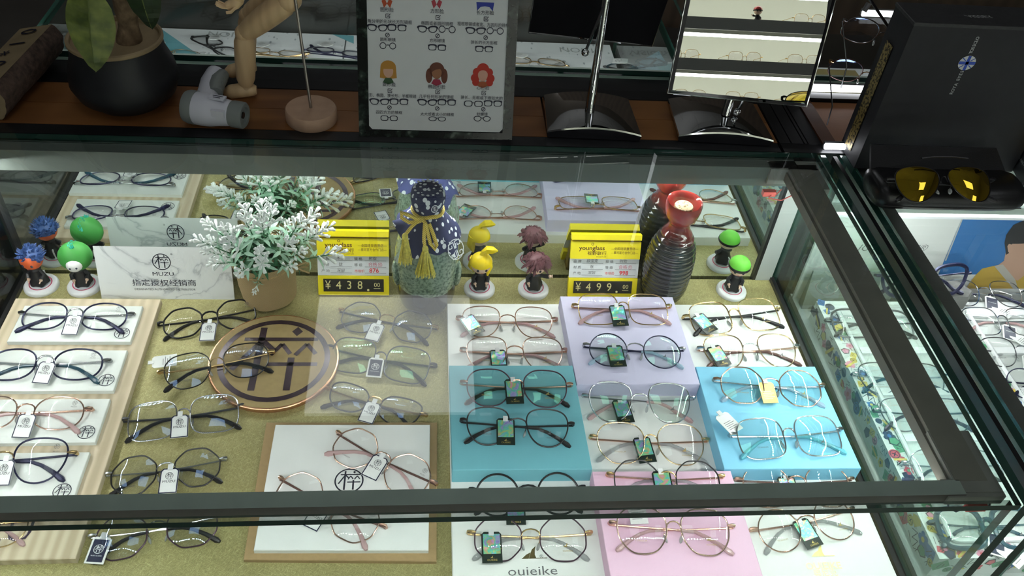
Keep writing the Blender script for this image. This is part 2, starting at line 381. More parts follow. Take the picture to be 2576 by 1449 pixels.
# tiles hang as separate panels in a grid
PX, PY, PS = -.105, 2.21, .605
tile = MB(); tile.box((0, 0, 0), (.595, .595, .014)); tile = tile.mesh('tile', CEILM, smooth=False)
lights = {(0, 0), (-3, -3), (3, -3), (0, -3), (-4, -5), (4, -5)}
for i in range(-4, 5):
    for j in range(-6, 4):
        if (i, j) in lights: continue
        obj('ceiling_tile', tile, cl, (PX+i*PS, PY+j*PS, CZ+.018))
for (i, j), nm in zip(sorted(lights), ('left wall', 'left front', 'middle front', 'case middle', 'right front', 'right wall')):
    e = empty('ceiling_light', 'square flat ceiling light panel over the '+{'left wall': 'far left side of the shop', 'left front': 'left side in front of the counter', 'middle front': 'middle in front of the counter', 'case middle': 'counter, mirrored in the glass top', 'right front': 'right side in front of the counter', 'right wall': 'far right side of the shop'}[nm], 'ceiling light', (PX+i*PS, PY+j*PS, CZ))
    b = MB(); b.box((0, 0, .012), (.60, .60, .02)); b.build('frame', TGRID, e, smooth=False)
    b = MB(); b.box((0, 0, -.001), (.595, .595, .006)); b.build('diffuser', PANELM, e, smooth=False)

# ring pendant and an unseen linear tube added to brighten the ceiling
RLM = mat('pendant_tube', (.95, .97, 1.0), .5, emit=9.)
e = empty('ring_pendant', 'white ring pendant lamp over the far aisle, mirrored in the chrome stands', 'pendant lamp', (.45, 4.25, 1.20))
q = MB(); q.tube([(.26*cos(a/40*2*pi), .26*sin(a/40*2*pi), 0) for a in range(40)], .013, 8, closed=True); q.build('ring', RLM, e)
for s_ in (-1, 1): q = MB(); q.tube([(.2*s_, 0, .0), (0, 0, .73)], .0015, 4); q.build('cable', TGRID, e)
for y_, nm in ((-1.2, 'behind the viewer'),):
    e = empty('ceiling_fill_tube', 'long white light tube added to brighten the ceiling, '+nm, 'pendant lamp', (0, y_, 1.60))
    q = MB(); q.tube([(-1.4, 0, 0), (1.4, 0, 0)], .014, 8); q.build('tube', RLM, e)
    for s_ in (-1, 1): q = MB(); q.tube([(1.2*s_, 0, .0), (1.2*s_, 0, .34)], .0015, 4); q.build('cable', TGRID, e)

# far side of the shop: a pale door frame and a dark cabinet, dimly seen beyond the cases
e = empty('far_cabinet', 'dark glass-fronted cabinet far behind the counter, beyond the mannequin', 'cabinet', (.35, 4.2, FZ))
b = MB(); b.box((0, 0, .65), (1.1, .5, 1.3)); b.build('body', mat('dark_cabinet', (.02, .018, .017), .3), e, smooth=False)
for k in (-.27, .27):
    b = MB(); b.box((k, -.26, .65), (.50, .02, 1.2)); b.build('door', mat('dark_door', (.035, .03, .03), .2), e, smooth=False)
e = empty('door_frame', 'pale grey door frame far behind the mannequin', 'door frame', (-.62, 3.9, FZ))
PALEF = mat('pale_grey_frame', (.28, .29, .29), .5)
for k in (-.2, .2):
    b = MB(); b.box((k, 0, .55), (.07, .06, 1.1)); b.build('post', PALEF, e, smooth=False)
b = MB(); b.box((0, 0, .08), (.47, .05, .06)); b.build('sill', PALEF, e, smooth=False)
b = MB(); b.box((0, .01, .6), (.36, .02, 1.0)); b.build('panel', mat('dark_panel', (.05, .05, .052), .4), e, smooth=False)

# ================================================================== GLASS CASES
def pane(name, c, s, big, parent, gm=SIDEGLASS):
    """box pane; the two faces across axis `big` are clear, the rim shows green"""
    ks = [1]*6; a = {'z': (0, 1), 'y': (2, 3), 'x': (4, 5)}[big]
    for i in a: ks[i] = 0
    b = MB(); b.box(c, s, ks); return b.build(name, [gm, EDGE], parent, c, smooth=False)
def chips(parent, p0, p1, n, size, face=None):
    """one lamp strip: a row of separate little emitting chips on a carrier"""
    p0, p1 = Vector(p0), Vector(p1); b = MB()
    for i in range(n):
        b.box(p0.lerp(p1, (i+.5)/n), size)
    return b.build('lamp_strip', LEDM, parent, tuple(p0), smooth=False)
H0, H1 = .237, .245
XL, XR, YF, YM = -.605, .590, .425, 1.017
caseA = empty('glass_display_case', 'main glass counter case with mirrored back and lit rails under its glass top', 'display case', (0, .72, -.008))
IA = Vector((0, .72, -.008))
def rel(b, name, m, parent, o, **k): return b.build(name, m, parent, None, **k)
def part(b, name, m, parent, base, smooth=False, c=None):
    """build world-coordinate geometry as a child of an unrotated parent placed at base"""
    b.v = [p-Vector(base) for p in b.v]; return b.build(name, m, parent, None, smooth)
class AB:   # helper: world coordinates -> child of caseX
    def __init__(s, root, base): s.r = root; s.b = Vector(base)
    def box(s, name, c, sz, m, parent=None):
        q = MB(); q.box(c, sz); o = q.build(name, m, None, c, smooth=False); o.parent = parent or s.r
        o.location = Vector(c)-(s.b if parent is None else parent['_w']); o['_w'] = Vector(c); return o
    def pane(s, name, c, sz, big, gm=SIDEGLASS):
        o = pane(name, c, sz, big, None, gm); o.parent = s.r; o.location = Vector(c)-s.b; return o
    def chips(s, rail, p0, p1, n, size):
        o = chips(None, p0, p1, n, size); o.parent = rail; o.location = Vector(p0)-Vector(rail['_w']); return o
CABM = mat('black_cabinet', (.012, .012, .013), .35)
A = AB(caseA, IA)
A.box('cabinet', (-.0075, .7215, -.379), (1.195, .597, .742), CABM)
A.pane('glass_top', (-.0095, .7220, .241), (1.175, .599, .008), 'z', CLEARGLASS)
A.pane('front_pane', (-.0095, .4295, .1145), (1.17, .008, .245), 'y')
A.pane('side_pane', (.585, .72, .1185), (.010, .595, .253), 'x')
A.pane('side_pane', (-.601, .72, .1185), (.008, .595, .253), 'x')
A.box('back_mirror', (-.026, 1.0195, .1145), (1.142, .005, .245), MIRROR)
A.box('mirror_post', (.563, 1.0145, .1), (.027, .006, .215), mat('light_grey_trim', (.42, .44, .43), .5))
A.box('post_seal', (.547, 1.015, .105), (.005, .006, .23), BLACK)
A.box('corner_seal', (-.5965, 1.013, .115), (.004, .01, .245), BLACK)
A.box('floor_gasket', (.577, .72, -.001), (.006, .585, .016), BLACK)
A.box('floor_gasket', (-.594, .72, -.001), (.006, .585, .016), BLACK)
ZR = .2285
def rail(AA, name, c, sz, m, m2, axis):
    q = MB(); ks = [1, 0, 1, 0, 0, 0] if axis == 'f' else [1, 0, 0, 0, 0, 0]
    q.box(c, sz, ks); o = q.build(name, [m, m2], None, c, smooth=False); o.parent = AA.r; o.location = Vector(c)-AA.b; o['_w'] = Vector(c); return o
fr = rail(A, 'front_rail', (-.03, .450, ZR), (1.13, .017, .015), RAIL, RAILD, 'f')
rr = rail(A, 'side_rail', (.548, .725, ZR), (.034, .535, .015), mat('bronze_rail', (.21, .20, .17), .6, .1, noise=.1), RAILD, 's')
A.box('rail_lip', (.5295, .725, .2235), (.006, .535, .014), mat('bronze_rail_light', (.16, .15, .125), .6, .1))
lr = rail(A, 'side_rail', (-.578, .725, ZR), (.034, .535, .015), RAIL, RAILD, 's')
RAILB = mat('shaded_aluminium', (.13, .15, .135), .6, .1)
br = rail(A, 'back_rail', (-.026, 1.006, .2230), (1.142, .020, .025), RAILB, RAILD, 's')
A.chips(fr, (-.585, .4555, .2210), (.52, .4555, .2205), 58, (.0064, .0042, .0016))
A.chips(rr, (.541, .475, .2205), (.541, .985, .2205), 28, (.0042, .0064, .0016))
A.chips(lr, (-.570, .475, .2205), (-.570, .985, .2205), 28, (.0042, .0064, .0016))
A.chips(br, (-.58, 1.0085, .2087), (.53, 1.0085, .2087), 58, (.0064, .0042, .0016))
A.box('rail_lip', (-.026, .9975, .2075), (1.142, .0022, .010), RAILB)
# corner joints: chunky end pieces where the rails meet
def joint(AA, parts):
    q = MB()
    for c, s in parts: q.box(c, s)
    c = parts[0][0]; o = q.build('corner_joint', RAILC, None, c, smooth=False); o.parent = AA.r; o.location = Vector(c)-AA.b; return o
joint(A, (((.552, .482, .2265), (.046, .075, .018)), ((.5465, .450, .2280), (.060, .021, .0125))))
joint(A, (((.552, .975, .2265), (.046, .06, .018)), ((.54, 1.003, .2225), (.075, .022, .026))))
q = MB(); q.tube([(.524, .448, .222), (.526, .441, .213), (.534, .439, .210), (.543, .440, .2155)], .0012, 5)
q.tube([(.563, .440, .216), (.569, .441, .213), (.571, .447, .222)], .0012, 5)
A_w = q.build('power_wire', mat('blue_black_wire', (.015, .015, .05), .4), None, smooth=True); A_w.parent = caseA; A_w.location = -IA
A.box('plug', (.5530, .4400, .2160), (.021, .006, .0085), mat('red_plug', (.62, .035, .03), .45))
q = MB(); q.tube([(.525, .985, .205), (.517, .980, .199), (.510, .984, .198)], .0011, 5); q.tube([(.520, .99, .2), (.505, .975, .196), (.520, .965, .2), (.532, .962, .212)], .001, 5)
A_w = q.build('power_wire', mat('pink_wire', (.55, .12, .10), .5), None); A_w.parent = caseA; A_w.location = -IA
A.box('plug', (.507, .984, .199), (.019, .008, .008), mat('pale_red_plug', (.62, .12, .10), .45))

gb = MB(); gb.box((-.0085, .722, -.004), (1.165, .582, .008)); gb = gb.build('gold_foil_board', GOLD, None, (-.0085, .722, -.008), smooth=False)
tag(gb, 'pale gold fibre-textured display board lining the floor of the main case', 'board')

# ---- right-hand case
IB = Vector((.93, .72, -.04)); caseB = empty('glass_display_case', 'right-hand glass counter case joined to the main case, holding sticker boxes and a blue poster', 'display case', IB)
B = AB(caseB, IB)
B.box('cabinet', (.93, .7215, -.397), (.64, .597, .706), CABM)
B.box('case_floor', (.93, .7215, -.037), (.62, .580, .014), mat('pale_grey_floor', (.40, .42, .42), .5))
B.pane('glass_top', (.936, .7235, .241), (.618, .603, .008), 'z', CLEARGLASS)
B.pane('front_pane', (.94, .4295, .1), (.62, .008, .27), 'y')
B.pane('side_pane', (.6175, .72, .1025), (.010, .595, .285), 'x')
B.pane('side_pane', (1.25, .72, .1025), (.008, .595, .285), 'x')
B.box('seal_strip', (.604, .72, .238), (.006, .59, .014), BLACK)
B.box('back_mirror', (.94, 1.0195, .1), (.62, .005, .27), MIRROR)
lb = rail(B, 'side_rail', (.6405, .725, ZR), (.028, .575, .015), mat('grey_rail', (.115, .115, .105), .6, .1, noise=.1), RAILD, 's')
fb = rail(B, 'front_rail', (.95, .450, ZR), (.58, .017, .015), RAIL, RAILD, 'f')
bb = rail(B, 'back_rail', (.94, 1.008, .2280), (.62, .014, .016), RAIL, RAILD, 's')
B.chips(lb, (.652, .475, .2200), (.652, .985, .2200), 40, (.0046, .0060, .0016))
B.chips(fb, (.66, .4555, .2210), (1.22, .4555, .2200), 42, (.0062, .0046, .0016))
B.chips(bb, (.66, 1.010, .2192), (1.22, 1.010, .2192), 42, (.0062, .0046, .0016))
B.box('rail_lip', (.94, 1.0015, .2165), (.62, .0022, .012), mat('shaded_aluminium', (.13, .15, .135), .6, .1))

# ---- rear case (faces the far aisle)
ZC = .05
yc1 = onz(640, 76, ZC).y
IC = Vector((-.09, 1.5, -.02)); caseC = empty('glass_display_case', 'rear glass case behind the wooden ledge with white speckled boards', 'display case', IC)
C_ = AB(caseC, IC)
C_.box('cabinet', (-.09, (1.24+yc1)/2, -.36), (1.02, yc1-1.24, .78), CABM)
C_.box('case_floor', (-.09, (1.24+yc1)/2, .035), (1.0, yc1-1.25, .010), mat('pale_grey_floor', (.40, .42, .42), .5))
C_.pane('front_pane', (-.09, 1.238, .137), (1.03, .010, .216), 'y')
C_.pane('back_pane', (-.09, yc1+.004, .137), (1.03, .008, .216), 'y')
C_.pane('side_pane', (-.601, (1.24+yc1)/2, .137), (.008, yc1-1.25, .216), 'x')
C_.pane('side_pane', (.421, (1.24+yc1)/2, .137), (.008, yc1-1.25, .216), 'x')
C_.pane('glass_top', (-.09, (1.24+yc1)/2, .2490), (1.03, yc1-1.232, .008), 'z', CLEARGLASS)
cr = rail(C_, 'front_rail', (-.09, 1.252, .236), (1.0, .016, .014), RAIL, RAILD, 's')
C_.chips(cr, (-.57, 1.262, .228), (.40, 1.262, .228), 76, (.0072, .0062, .0016))

# ================================================================== LEDGE behind the main case
led = empty('counter_ledge', 'brown wood plank ledge with black trim behind the main glass case', 'ledge', (-.08, 1.1, .235))
L0 = Vector((-.08, 1.1, .235)); LG = AB(led, L0)
LG.box('trim_strip', (-.115, 1.0345, .12), (1.28, .023, .25), BLACK)
LG.box('trim_strip', (-.115, 1.171, .24), (1.28, .026, .012), BLACK)
LG.box('trim_strip', (-.115, 1.207, .236), (1.28, .044, .012), mat('dark_strip', (.018, .018, .02), .3))
for k, (y0, y1) in enumerate(((1.0475, 1.1015), (1.1027, 1.157))):
    for x0, x1 in ((-.755, .18), (.182, .527)):
        LG.box('plank', ((x0+x1)/2, (y0+y1)/2, .239), (x1-x0-.0015, y1-y0, .012), TEAK)
LG.box('ledge_base', (-.115, 1.12, -.26), (1.28, .14, .98), CABM)
led2 = empty('corner_ledge', 'orange-brown wood corner ledge with black strips beside the tall black box', 'ledge', (.8, 1.12, .235))
L1 = Vector((.8, 1.12, .235)); LH = AB(led2, L1)
for x0, x1, m in ((.529, .546, BLACK), (.548, .566, mat('dark_strip', (.018, .018, .02), .3)), (.568, .572, BLACK), (.574, .594, mat('dark_strip', (.018, .018, .02), .3))):
    LH.box('strip', ((x0+x1)/2, 1.108, .240), (x1-x0, .125, .012), m)
LH.box('edge_board', (.607, 1.108, .240), (.022, .125, .014), mat('dark_wood_edge', (.12, .045, .02), .4, noise=.2))
ORW = wood('orange_wood', (.40, .17, .075), (.31, .125, .05), (.2, 1.5, 1), .4, 12)
LH.box('plank', (.92, 1.108, .238), (.60, .125, .012), ORW)
LH.box('ledge_base', (.88, 1.115, -.26), (.70, .13, .98), CABM)
LH.box('front_trim', (.88, 1.0345, .12), (.70, .023, .25), BLACK)
LH.box('back_strip', (.92, 1.182, .243), (.62, .018, .014), BLACK)

# lamp bars around the corner ledge
def lampbar(label, p0, p1, r, emit=True):
    p0, p1 = Vector(p0), Vector(p1); e = empty('lamp_bar', label, 'lamp', p0)
    q = MB(); q.tube([(0, 0, 0), p1-p0], r, 8); q.build('tube', mat('lamp_tube', (.93, .95, 1), .4, emit=9.), e)
    q = MB(); q.box(((p1-p0)/2)+Vector((0, r*1.3, -r*.2)), ((p1-p0).length, r*1.2, r*2.2)); q.build('holder', mat('silver_holder', (.5, .5, .52), .3, .8), e, smooth=False)
lampbar('white lamp bar along the back of the corner ledge by the black box', ony(2036, 222, 1.20), ony(2240, 226, 1.20), .0055)
lampbar('short white lamp bar at the corner of the glass cases', (.592, 1.030, .252), (.640, 1.030, .252), .0045)
# rear-right case, mostly hidden behind the mirror and black box
e = empty('rear_display_case', 'rear glass case right of the table mirror with teal and grey boards', 'display case', (.95, 1.45, -.02))
E0 = Vector((.95, 1.45, -.02)); EE = AB(e, E0)
EE.box('cabinet', (.95, 1.46, -.36), (.96, .42, .78), CABM)
EE.box('pattern_board', (.95, 1.46, .040), (.94, .40, .016), TERRAZZO)
q = MB(); q.poly([(.50, 1.27, .0495), (.66, 1.27, .0495), (.60, 1.65, .0495), (.50, 1.65, .0495)]); o = q.build('teal_panel', mat('teal_print', (.16, .42, .48), .5), e, smooth=False); o.location = -E0
q = MB(); q.poly([(.68, 1.47, .0495), (.95, 1.47, .0495), (.95, 1.65, .0495), (.66, 1.65, .0495)]); o = q.build('ochre_panel', mat('ochre_print', (.30, .24, .10), .5), e, smooth=False); o.location = -E0
EE.pane('front_pane', (.95, 1.245, .137), (.96, .010, .216), 'y')
EE.pane('glass_top', (.95, 1.46, .249), (.96, .44, .008), 'z', CLEARGLASS)
q = rail(EE, 'front_rail', (.95, 1.258, .237), (.94, .012, .012), RAIL, RAILD, 's')
EE.chips(q, (.5, 1.266, .23), (1.4, 1.266, .23), 60, (.005, .0036, .0016))
text('MOLSION', .016, INK, e, TR(.74-.95, 1.50-1.45, .0497+.02, rz=pi), shear=.2)
lampbar('far white lamp bar beyond the spectacle rack, top right', ony(2170, 34, 1.62), ony(2330, 38, 1.62), .006)
b = MB(); b.box((1.2, 2.6, .0), (2.0, .3, 1.0)); b = b.build('wooden_cabinet', wood('dark_brown_wood', (.07, .045, .03), (.045, .028, .018), (1, .3, .3), .5, 6), None, (1.2, 2.6, FZ), smooth=False)
b.location = (1.2, 2.6, -.5); tag(b, 'dark brown wooden cabinet in the aisle behind the table mirror', 'cabinet')
# ================================================================== BOARDS AND RISERS IN THE MAIN CASE
def quadz(px, z): return [onz(p[0], p[1], z) for p in px]
def board(name, px, z0, z1, m, label, cat, ch=.0008, group=None):
    P = quadz(px, z1); c = sum((Vector(p) for p in P), Vector())/len(P); c.z = z0
    q = MB(); q.slab([(p.x, p.y) for p in P], z0, z1, ch)
    o = q.build(name, m, None, tuple(c), smooth=False); return tag(o, label, cat, group)
def on_board(o, kind, px, z, size, m, rz=0., **k):
    """print lying on a board: kind 'seal', 'sail' or a string"""
    p = onz(px[0], px[1], z+.0004)-Vector(o.location)
    if kind == 'seal': return seal(size, m, o, TR(*p, rz=rz))
    if kind == 'sail': return sail(size, m, o, TR(*p, rz=rz))
    return text(kind, size, m, o, TR(*p, rz=rz), **k)
ZT = .010; ZP = .016
def rowx(y): # left ends lie outside the frame at the case wall
    return onz(30, y, ZT)
tl, tr, brr = onz(12, 745, ZT), onz(405, 752, ZT), onz(190, 1405, ZT)
q = MB(); q.slab([(-.588, brr.y), (brr.x, brr.y), (tr.x, tr.y), (-.588, tr.y)], 0, ZT, .0008)
tan = tag(q.build('wooden_board', ASH, None, (-.5, .75, 0), smooth=False), 'long pale wood board on the left holding white plates with spectacles', 'board')
text('MUZU', .045, mat('dark_purple_ink', (.03, .015, .05), .5), tan, TR(*(onz(-62, 1338, ZT+.0004)-Vector((-.5, .75, 0)))), bold=-.01)
PLC = mat('off_white_plate', (.74, .77, .74), .45, noise=.02)
plates = []
for k, (t_r, b_r, lg, nm) in enumerate((((357, 770), (330, 860), (307, 838), 'topmost'), ((320, 881), (285, 983), (267, 956), 'second from top'), ((278, 1003), (238, 1113), (217, 1087), 'third from top'), ((228, 1137), (178, 1265), (156, 1235), 'lowest'))):
    a, c = onz(*t_r, ZP), onz(*b_r, ZP)
    q = MB(); xr = (a.x+c.x)/2; q.slab([(-.585 if k else -.567, c.y), (xr, c.y), (xr, a.y), (-.585 if k else -.567, a.y)], ZT, ZP, .0006)
    o = q.build('white_plate', PLC, None, (-.5, (a.y+c.y)/2, ZT), smooth=False)
    tag(o, 'thin off-white plate on the pale wood board, '+nm+' of four', 'plate', 'white plates on the wood board'); plates.append(o)
    on_board(o, 'seal', lg, ZP, .0105, INK)
kraft = board('kraft_board', [(612, 1408), (1098, 1412), (1100, 1062), (670, 1062)], 0, .006, mat('kraft_card', (.36, .24, .115), .7, noise=.06, nscale=200), 'brown kraft board lying under a white card near the front', 'board')
card = board('white_card_board', [(638, 1384), (1078, 1384), (1082, 1068), (693, 1068)], .006, .013, WHITE, 'white card board with a black seal lying on the brown kraft board', 'board')
on_board(card, 'seal', (878, 1209), .013, .0178, INK)
# round coaster-like brown disc
pc = onz(690, 905, .008); rd = (onz(855, 905, .008)-onz(526, 905, .008)).length/2
disc = empty('round_logo_plaque', 'round brown plaque with rose gold rim and large dark seal on the gold board', 'plaque', (pc.x, pc.y, 0))
q = MB(); q.lathe([(rd*.985, 0), (rd, .002), (rd, .0075), (rd*.99, .0085)], 64); q.build('rim', mat('rose_gold_rim', (.62, .33, .19), .25, .9), disc)
q = MB(); q.lathe([(rd*.97, 0), (rd*.97, .0088), (0, .0088)], 64); q.build('face', mat('kraft_face', (.33, .235, .10), .6, noise=.08, nscale=120), disc)
seal(rd*.86, mat('dark_purple_foil', (.035, .018, .028), .25, .3, noise=.5, nscale=90), disc, TR(0, 0, .0092))

ZB = .018
base = board('white_display_base', [(1141, 1560), (2305, 1560), (1961, 767), (1125, 763)], 0, ZB, mat('white_base_board', (.78, .79, .77), .5), 'large white display base with sail emblem holding coloured risers on the right', 'board')
on_board(base, 'sail', (1338, 1393), ZB, .0140, mat('bronze_ink', (.09, .07, .02), .4))
on_board(base, 'ouieike', (1340, 1437), ZB, .016, GREYINK, sx=1.25)
on_board(base, '®', (1362, 1400), ZB, .006, GREYINK)
on_board(base, 'sail', (2062, 1388), ZB, .0135, mat('bright_gold_foil', (.80, .68, .25), .3, .5))
on_board(base, 'OUIEIKE', (2072, 1424), ZB, .012, mat('pale_gold_foil', (.82, .72, .42), .35, .4), bold=.02)
on_board(base, '奧尼克', (2077, 1442), ZB, .010, mat('pale_gold_foil', (.82, .72, .42), .35, .4))
def riser(px, z0, z1, m, label):
    return board('riser_block', px, z0, z1, m, label, 'display block', .0006, 'coloured riser blocks')
Z1 = .043
riser([(1451, 967), (1761, 966), (1692, 747), (1409, 745)], ZB, Z1, mat('lilac_card', (.58, .55, .74), .55), 'lilac riser block on the white base behind the other blocks')
riser([(1138, 1183), (1490, 1180), (1440, 919), (1130, 919)], ZB, Z1, mat('teal_card', (.16, .45, .53), .55), 'teal riser block at the left of the white base')
riser([(1822, 1180), (2167, 1178), (2050, 922), (1750, 922)], ZB, Z1, mat('sky_blue_card', (.22, .56, .78), .55), 'sky blue riser block at the right of the white base')
riser([(1546, 1510), (1938, 1510), (1838, 1184), (1490, 1186)], ZB, Z1, mat('pink_card', (.77, .50, .66), .55), 'pink riser block at the front of the white base')

# ================================================================== SPECTACLES
LENS = {'clear': glassmat('demo_lens_clear', (.97, .97, .97), (1, 1, 1), .035),
        'blue': glassmat('demo_lens_blue', (.97, .97, .97), (.42, .60, 1.0), .17),
        'green': glassmat('demo_lens_green', (.95, .97, .96), (.40, 1.0, .66), .16),
        'rose': glassmat('demo_lens_rose', (.955, .93, .94), (.8, 1, .9), .05)}
FM = {'black': mat('black_frame', (.012, .011, .013), .3, .3), 'navy': mat('navy_frame', (.014, .015, .05), .3, .4), 'gun': mat('gunmetal_frame', (.10, .10, .11), .3, .8),
      'silver': mat('silver_frame', (.55, .56, .58), .2, 1.), 'gold': mat('gold_frame', (.72, .50, .24), .22, 1.), 'rose': mat('rose_gold_frame', (.70, .44, .34), .22, 1.),
      'brown': mat('brown_frame', (.11, .05, .04), .35, .3), 'plum': mat('plum_frame', (.055, .025, .045), .3, .4),
      'pinkac': mat('pink_acetate', (.84, .56, .57), .12, 0, trans=.5), 'blueac': mat('ice_blue_acetate', (.55, .74, .90), .1, 0, trans=.5), 'tealac': mat('aqua_acetate', (.18, .62, .75), .1, 0, trans=.4),
      'clearac': mat('clear_acetate', (.88, .90, .92), .06, 0, trans=.85), 'tealdk': mat('dark_teal_acetate', (.01, .05, .08), .2),
      'stwist': nodemat('twisted_silver_frame', _twist((.22, .22, .23), (.66, .67, .69))), 'rtwist': nodemat('twisted_rose_frame', _twist((.30, .17, .12), (.80, .56, .46))), 'gtwist': nodemat('twisted_gold_frame', _twist((.26, .17, .08), (.80, .62, .38))),
      'whitep': WHITEP}
PADM = mat('clear_nose_pad', (.88, .9, .9), .08, 0, trans=.7)
def outline(shape, a, b, n=44):
    o = []
    if shape in ('round', 'oval', 'square'):
        e = {'round': 2., 'oval': 2.35, 'square': 3.2}[shape]
        for i in range(n):
            t = 2*pi*i/n; c, s = cos(t), sin(t); o.append((a*math.copysign(abs(c)**(2/e), c), b*math.copysign(abs(s)**(2/e), s)))
        return o
    pts = {'octagon': [(1, .42), (.45, 1), (-.45, 1), (-1, .42), (-1, -.42), (-.45, -1), (.45, -1), (1, -.42)],
           'hex': [(.97, .35), (.40, 1), (-.45, 1), (-.98, .42), (-.92, -.35), (-.35, -1), (.35, -1), (.92, -.4)],
           'poly': [(.98, .50), (.58, .98), (-.50, 1), (-.97, .52), (-.95, -.28), (-.50, -.95), (.40, -1), (.93, -.35)],
           'pantos': [(.99, .45), (.68, .95), (-.68, .95), (-.97, .45), (-.86, -.35), (-.42, -.98), (.42, -1), (.90, -.35)],
           'cat': [(1.0, .68), (.45, .95), (-.6, .82), (-.95, .3), (-.85, -.6), (-.35, -.95), (.4, -.95), (.88, -.35)]}[shape]
    m = len(pts); d = []
    for i in range(m):
        p, q = pts[i], pts[(i+1) % m]; k = max(2, n//m+1)
        d += [(p[0]+(q[0]-p[0])*j/k, p[1]+(q[1]-p[1])*j/k) for j in range(k)]
    for _ in range({'octagon': 3, 'hex': 3, 'poly': 6, 'pantos': 14, 'cat': 6}[shape]):
        d = [((d[i-1][0]+2*d[i][0]+d[(i+1) % len(d)][0])/4, (d[i-1][1]+2*d[i][1]+d[(i+1) % len(d)][1])/4) for i in range(len(d))]
    mx = max(p[0] for p in d); mn = min(p[0] for p in d); my = max(p[1] for p in d); ny = min(p[1] for p in d)
    return [((p[0]-(mx+mn)/2)/((mx-mn)/2)*a, (p[1]-(my+ny)/2)/((my-ny)/2)*b) for p in d]
DIM = {'round': (.0262, .0258), 'oval': (.0272, .0212), 'square': (.0282, .0258), 'octagon': (.0268, .0252), 'hex': (.0268, .0256), 'poly': (.0280, .0262), 'pantos': (.0266, .0258), 'cat': (.0275, .0205)}
_gm = {}
def gmeshes(shape, rim, rimr, br, tmp, tipm, lens, tiltd, endm, open_=False):
    """all meshes of one spectacle style, local frame: x right, y away from the viewer, z up, resting on z=0"""
    k = (shape, rim, rimr, br, tmp, tipm, lens, tiltd, endm, open_)
    if k in _gm: return _gm[k]
    a, b = DIM[shape]; cxl = .0642-a; tl_ = R(tiltd); z0 = .0035+b*sin(tl_)
    def fp(u, v, d=0.):           # frame plane (wraps slightly backwards at the sides); d = depth behind it
        w_ = -d-(u/.07)**2*.0035
        return (u, v*cos(tl_)-w_*sin(tl_), max(.0012, z0+v*sin(tl_)+w_*cos(tl_)))
    out = {}
    ol = outline(shape, a, b)
    for sd, s in (('l', -1), ('r', 1)):
        q = MB(); q.tube([fp(s*(cxl+u), v) for u, v in ol], rimr, 6, closed=True); out['rim'+sd] = q.mesh('rim', FM[rim])
        # lens: shallow dome inside the rim
        q = MB(); rings = 5; vs = [fp(s*cxl, 0, -.0052)]; fs = []; n = len(ol)
        for r in range(1, rings+1):
            t = r/rings; vs += [fp(s*(cxl+u*t*.985), v*t*.985, -.0052*(1-t*t)) for u, v in ol]
        fs += [(0, 1+i, 1+(i+1) % n) for i in range(n)]
        for r in range(rings-1):
            fs += [(1+r*n+i, 1+(r+1)*n+i, 1+(r+1)*n+(i+1) % n, 1+r*n+(i+1) % n) for i in range(n)]
        if s < 0: fs = [f[::-1] for f in fs]
        q.add(vs, fs); out['lens'+sd] = q.mesh('lens', LENS[lens])
        q = MB(); q.tube([fp(s*.0105, -.003, .001), fp(s*.0105, -.001, .005), fp(s*.0092, -.006, .006)], .0006, 5); q.k = 1
        T0 = q.T; q.T = Matrix.Translation(fp(s*.0090, -.0075, .0062)) @ Matrix.Rotation(s*.35, 4, 'Y') @ Matrix.Rotation(-s*.25, 4, 'Z'); q.ball((0, 0, 0), (.0018, .0058, .0032), 8, 6); q.T = T0
        out['pad'+sd] = q.mesh('nose_pad', [FM[br], PADM])
        yh = b*.32
        q = MB(); xo = cxl+a; P = [fp(s*(xo-.001), yh, 0), fp(s*(xo+.004), yh+.001, 0), fp(s*(xo+.0072), yh+.001, .001), fp(s*(xo+.0078), yh+.0008, .006)]
        q.tube(P, [.0013, .0020, .0023, .0019], 8); out['end'+sd] = q.mesh('hinge', FM[endm])
        if open_:
            q = MB(); q.tube([fp(s*(xo+.0088), yh, .006), fp(s*(xo+.0088), yh, .06), fp(s*(xo+.0080), yh-.001, .105), fp(s*(xo+.007), yh-.018, .13)], .0010, 6); out['tmp'+sd] = q.mesh('temple', FM[tmp]); out['tip'+sd] = None
        else:
            dp = .0075 if s < 0 else .0105; e = xo+.0076
            T = [fp(s*e, yh, .006), fp(s*(e-.004), yh-.0005, dp), fp(s*.03, yh-.003, dp+.001), fp(0, yh-.0045, dp+.001), fp(-s*.012, yh-.0055, dp+.001)]
            q = MB(); q.tube(T, [.0016, .0014, .0012, .0012, .0013], 6); out['tmp'+sd] = q.mesh('temple', FM[tmp])
            q = MB(); q.tube([fp(-s*.010, yh-.0055, dp+.001), fp(-s*.026, yh-.0065, dp), fp(-s*.038, yh-.0115, dp), fp(-s*.052, yh-.0215, dp), fp(-s*.063, yh-.031, dp-.002), fp(-s*.0665, yh-.034, dp-.002)], [.0016, .0020, .0022, .0026, .0036, .0018], 8); out['tip'+sd] = q.mesh('temple_tip', FM[tipm])
    q = MB(); xi = cxl-a
    q.tube([fp(-xi-.0005, .003), fp(-xi+.0012, .0075), fp(-xi*.5, .0098, -.001), fp(0, .0105, -.0015), fp(xi*.5, .0098, -.001), fp(xi-.0012, .0075), fp(xi+.0005, .003)], rimr*1.05, 6)
    out['bridge'] = q.mesh('bridge', FM[br]); out['geo'] = (cxl, a, b, tl_, z0, b*.32, xi)
    _gm[k] = out; return out
_tagm = {}
